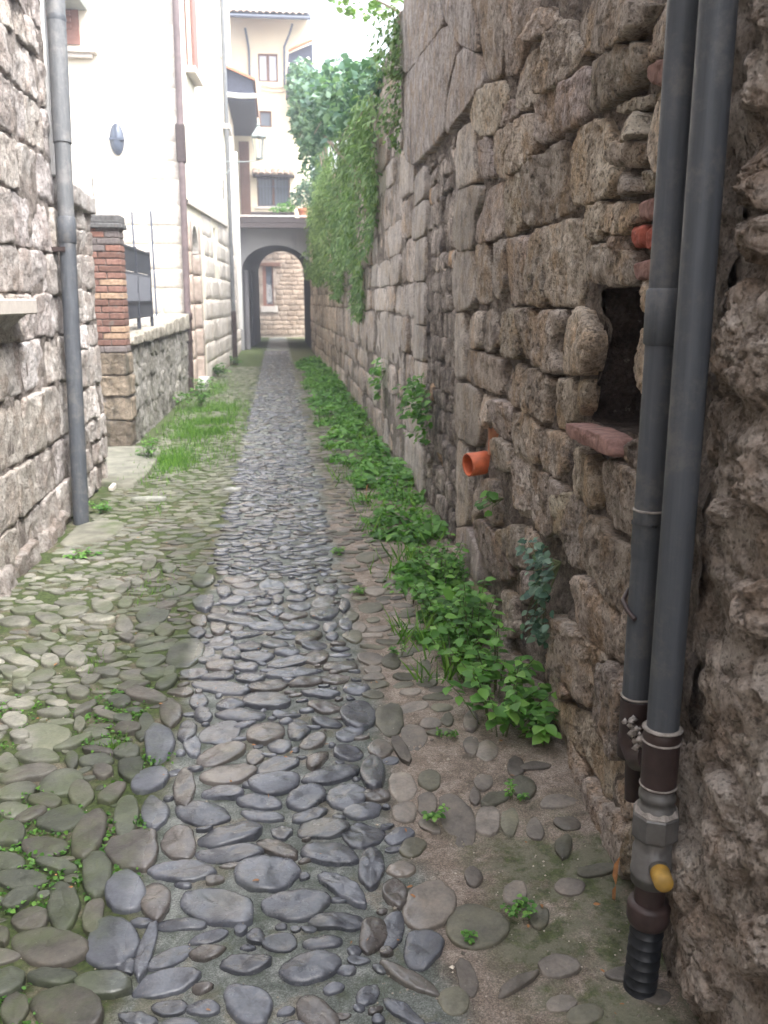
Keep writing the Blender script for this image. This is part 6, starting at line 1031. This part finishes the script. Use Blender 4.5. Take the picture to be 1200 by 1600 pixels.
# hanging curtain of herbs on the lower wall
hp = thing('hanging_herbs', (1.0, 14, 1.5), "light green curtain of herbs hanging over the far right wall below the creeper", "wall plant")
PC = [(22.2, 4.3), (14, 4.15), (9.75, 3.6), (9.7, 2.8), (10.6, 2.25), (11.6, 2.0), (12.0, 1.35), (12.9, 1.3), (13.4, 2.0), (14.6, 2.1), (15.6, 1.55), (17.5, 1.6), (18.6, 2.0), (21, 1.9), (25.5, 2.2), (26, 3.8)]
n = 36000; y = 9.6 + 16.4 * rng.uniform(0, 1, n) ** 1.15; z = rng.uniform(1.3, 4.3, n); ok = inpoly(y, z, PC); y, z = y[ok], z[ok]
q = np.stack([y, z * .8, z * 0], 1); dd = fbm(q, .9, 4, 41) + .25 * np.clip((z - 1.6) / 2, 0, 1); ok = dd > rng.uniform(-.26, .22, len(y)) - .04 * (y > 14); y, z = y[ok], z[ok]; m = len(y)
q = np.stack([y, z, z * 0], 1); out = np.clip(.12 + .34 * fbm(q, 2.2, 4, 44), .01, .6) * rng.uniform(.2, 1, m)
P = np.stack([xr(y) - .02 - out, y, z], 1); A = np.stack([rng.normal(-.5, .5, m), rng.normal(-.1, .6, m), rng.normal(-.8, .4, m)], 1); Nn = np.stack([rng.normal(-.8, .4, m), rng.normal(-.3, .4, m), np.full(m, .6)], 1)
link('foliage', leaf_mesh('foliage', P, A, Nn, rng.uniform(.035, .13, m), .38), M_hang, hp)
# dark creeper over the wall top
cp = thing('creeper', (1.0, 16, 3.9), "dark blue-green creeper mass spilling over the top of the far right wall", "creeper")
cs = [(1.05, 10.6, 3.85, .28, .8, .28), (1.05, 12.2, 4.05, .32, 1.1, .36), (1.0, 14.3, 4.45, .36, 1.0, .5), (.9, 15.8, 4.75, .3, .8, .5), (.92, 17.4, 4.9, .36, 1.0, .6), (.78, 18.6, 5.4, .3, .8, .4), (.85, 19.8, 5.2, .42, 1.1, .7), (.70, 20.8, 5.95, .3, .7, .45), (.80, 21.9, 5.6, .42, 1.0, .8), (.74, 19.5, 5.3, .32, 1.2, .6), (.80, 22.5, 5.7, .36, .8, .6), (.62, 21.5, 6.2, .3, .8, .5), (1.12, 24.0, 5.1, .2, 1.0, 1.0), (1.1, 24.5, 4.2, .18, .8, .7), (.62, 18.5, 4.75, .16, .5, .4), (.66, 20.5, 4.55, .14, .4, .45), (.5, 20.5, 5.5, .14, .5, .25), (.72, 16.0, 4.35, .14, .5, .3), (.86, 13.6, 4.0, .14, .6, .3)]
blob('foliage', cs, 10500, .125, M_creep, cp, .9, .85)
m_ = MB()
for k_ in range(10):
    x, y, z = cs[k_ % len(cs)][:3]; m_.tube([(1.2, y, 3.9), (x + .1, y - .3, z), (x - .25, y - .4, z - .6)], [.02, .014, .006], 5)
m_.tube([(1.08, 13.2, 3.35), (.9, 15.0, 3.95), (.8, 16.4, 4.35)], [.02, .03, .02], 6); m_.build('stem', M_twig, cp)
br = thing('overhanging_branch', (1.3, 9.5, 4.2), "pale leafy branch reaching over the wall top against the sky", "branch")
blob('foliage', [(.95, 9.6, 4.42, .35, .5, .16), (.72, 9.9, 4.55, .2, .25, .05)], 170, .08, M_hang, br, .8)
m_ = MB(); m_.tube([(1.35, 9.4, 4.2), (1.0, 9.6, 4.42), (.6, 9.9, 4.5)], [.015, .01, .004], 5); m_.build('stem', M_twig, br)
# a dead leaf at the wall foot and one in the weeds
for (x, y, z, l_) in ((.845, 1.99, .05, "curled brown dead leaf leaning on the wall foot near the valve"), (.62, 6.5, .16, "orange dead leaf lying in the weed strip")):
    o = link('dead_leaf', leaf_mesh('dead_leaf', [(x, y, z), (x, y, z)], np.array([[.1, .3, .75], [-.1, -.1, -.9]]), np.array([[-1, -.3, .2], [-1, -.2, .3]]), np.array([.075, .06]), .35), M_dead); props(o, l_, "dead leaf")

n = 160; q = np.stack([rng.uniform(-1.1, .85, n), 1.3 + 5 * rng.uniform(0, 1, n) ** 1.5, np.zeros(n)], 1); q[:, 2] = bed_z(q) + .016
A = unit(n); A[:, 2] *= .25
o = link('leaf_litter', leaf_mesh('leaf_litter', q, A, unit(n, 2.5), rng.uniform(.006, .022, n), .45), M_dead); props(o, "small brown bits of leaf litter scattered over the paving", "leaf litter", None, 'stuff')
# ================================================================ HAZE (thin volume added to imitate lens glare; one closed box round everything)
hz = bpy.data.materials.new("glare_haze"); hz.use_nodes = True; ht = hz.node_tree; ht.nodes.clear()
vo = ht.nodes.new("ShaderNodeVolumePrincipled"); vo.inputs['Color'].default_value = (.86, .90, 1.0, 1); vo.inputs['Density'].default_value = .006; vo.inputs['Anisotropy'].default_value = .2
ou = ht.nodes.new("ShaderNodeOutputMaterial"); ht.links.new(vo.outputs[0], ou.inputs['Volume'])
m_ = MB(); m_.box(-96, 96, -76, 116, -1.2, 13.5); props(m_.build('haze', hz), kind='stuff')
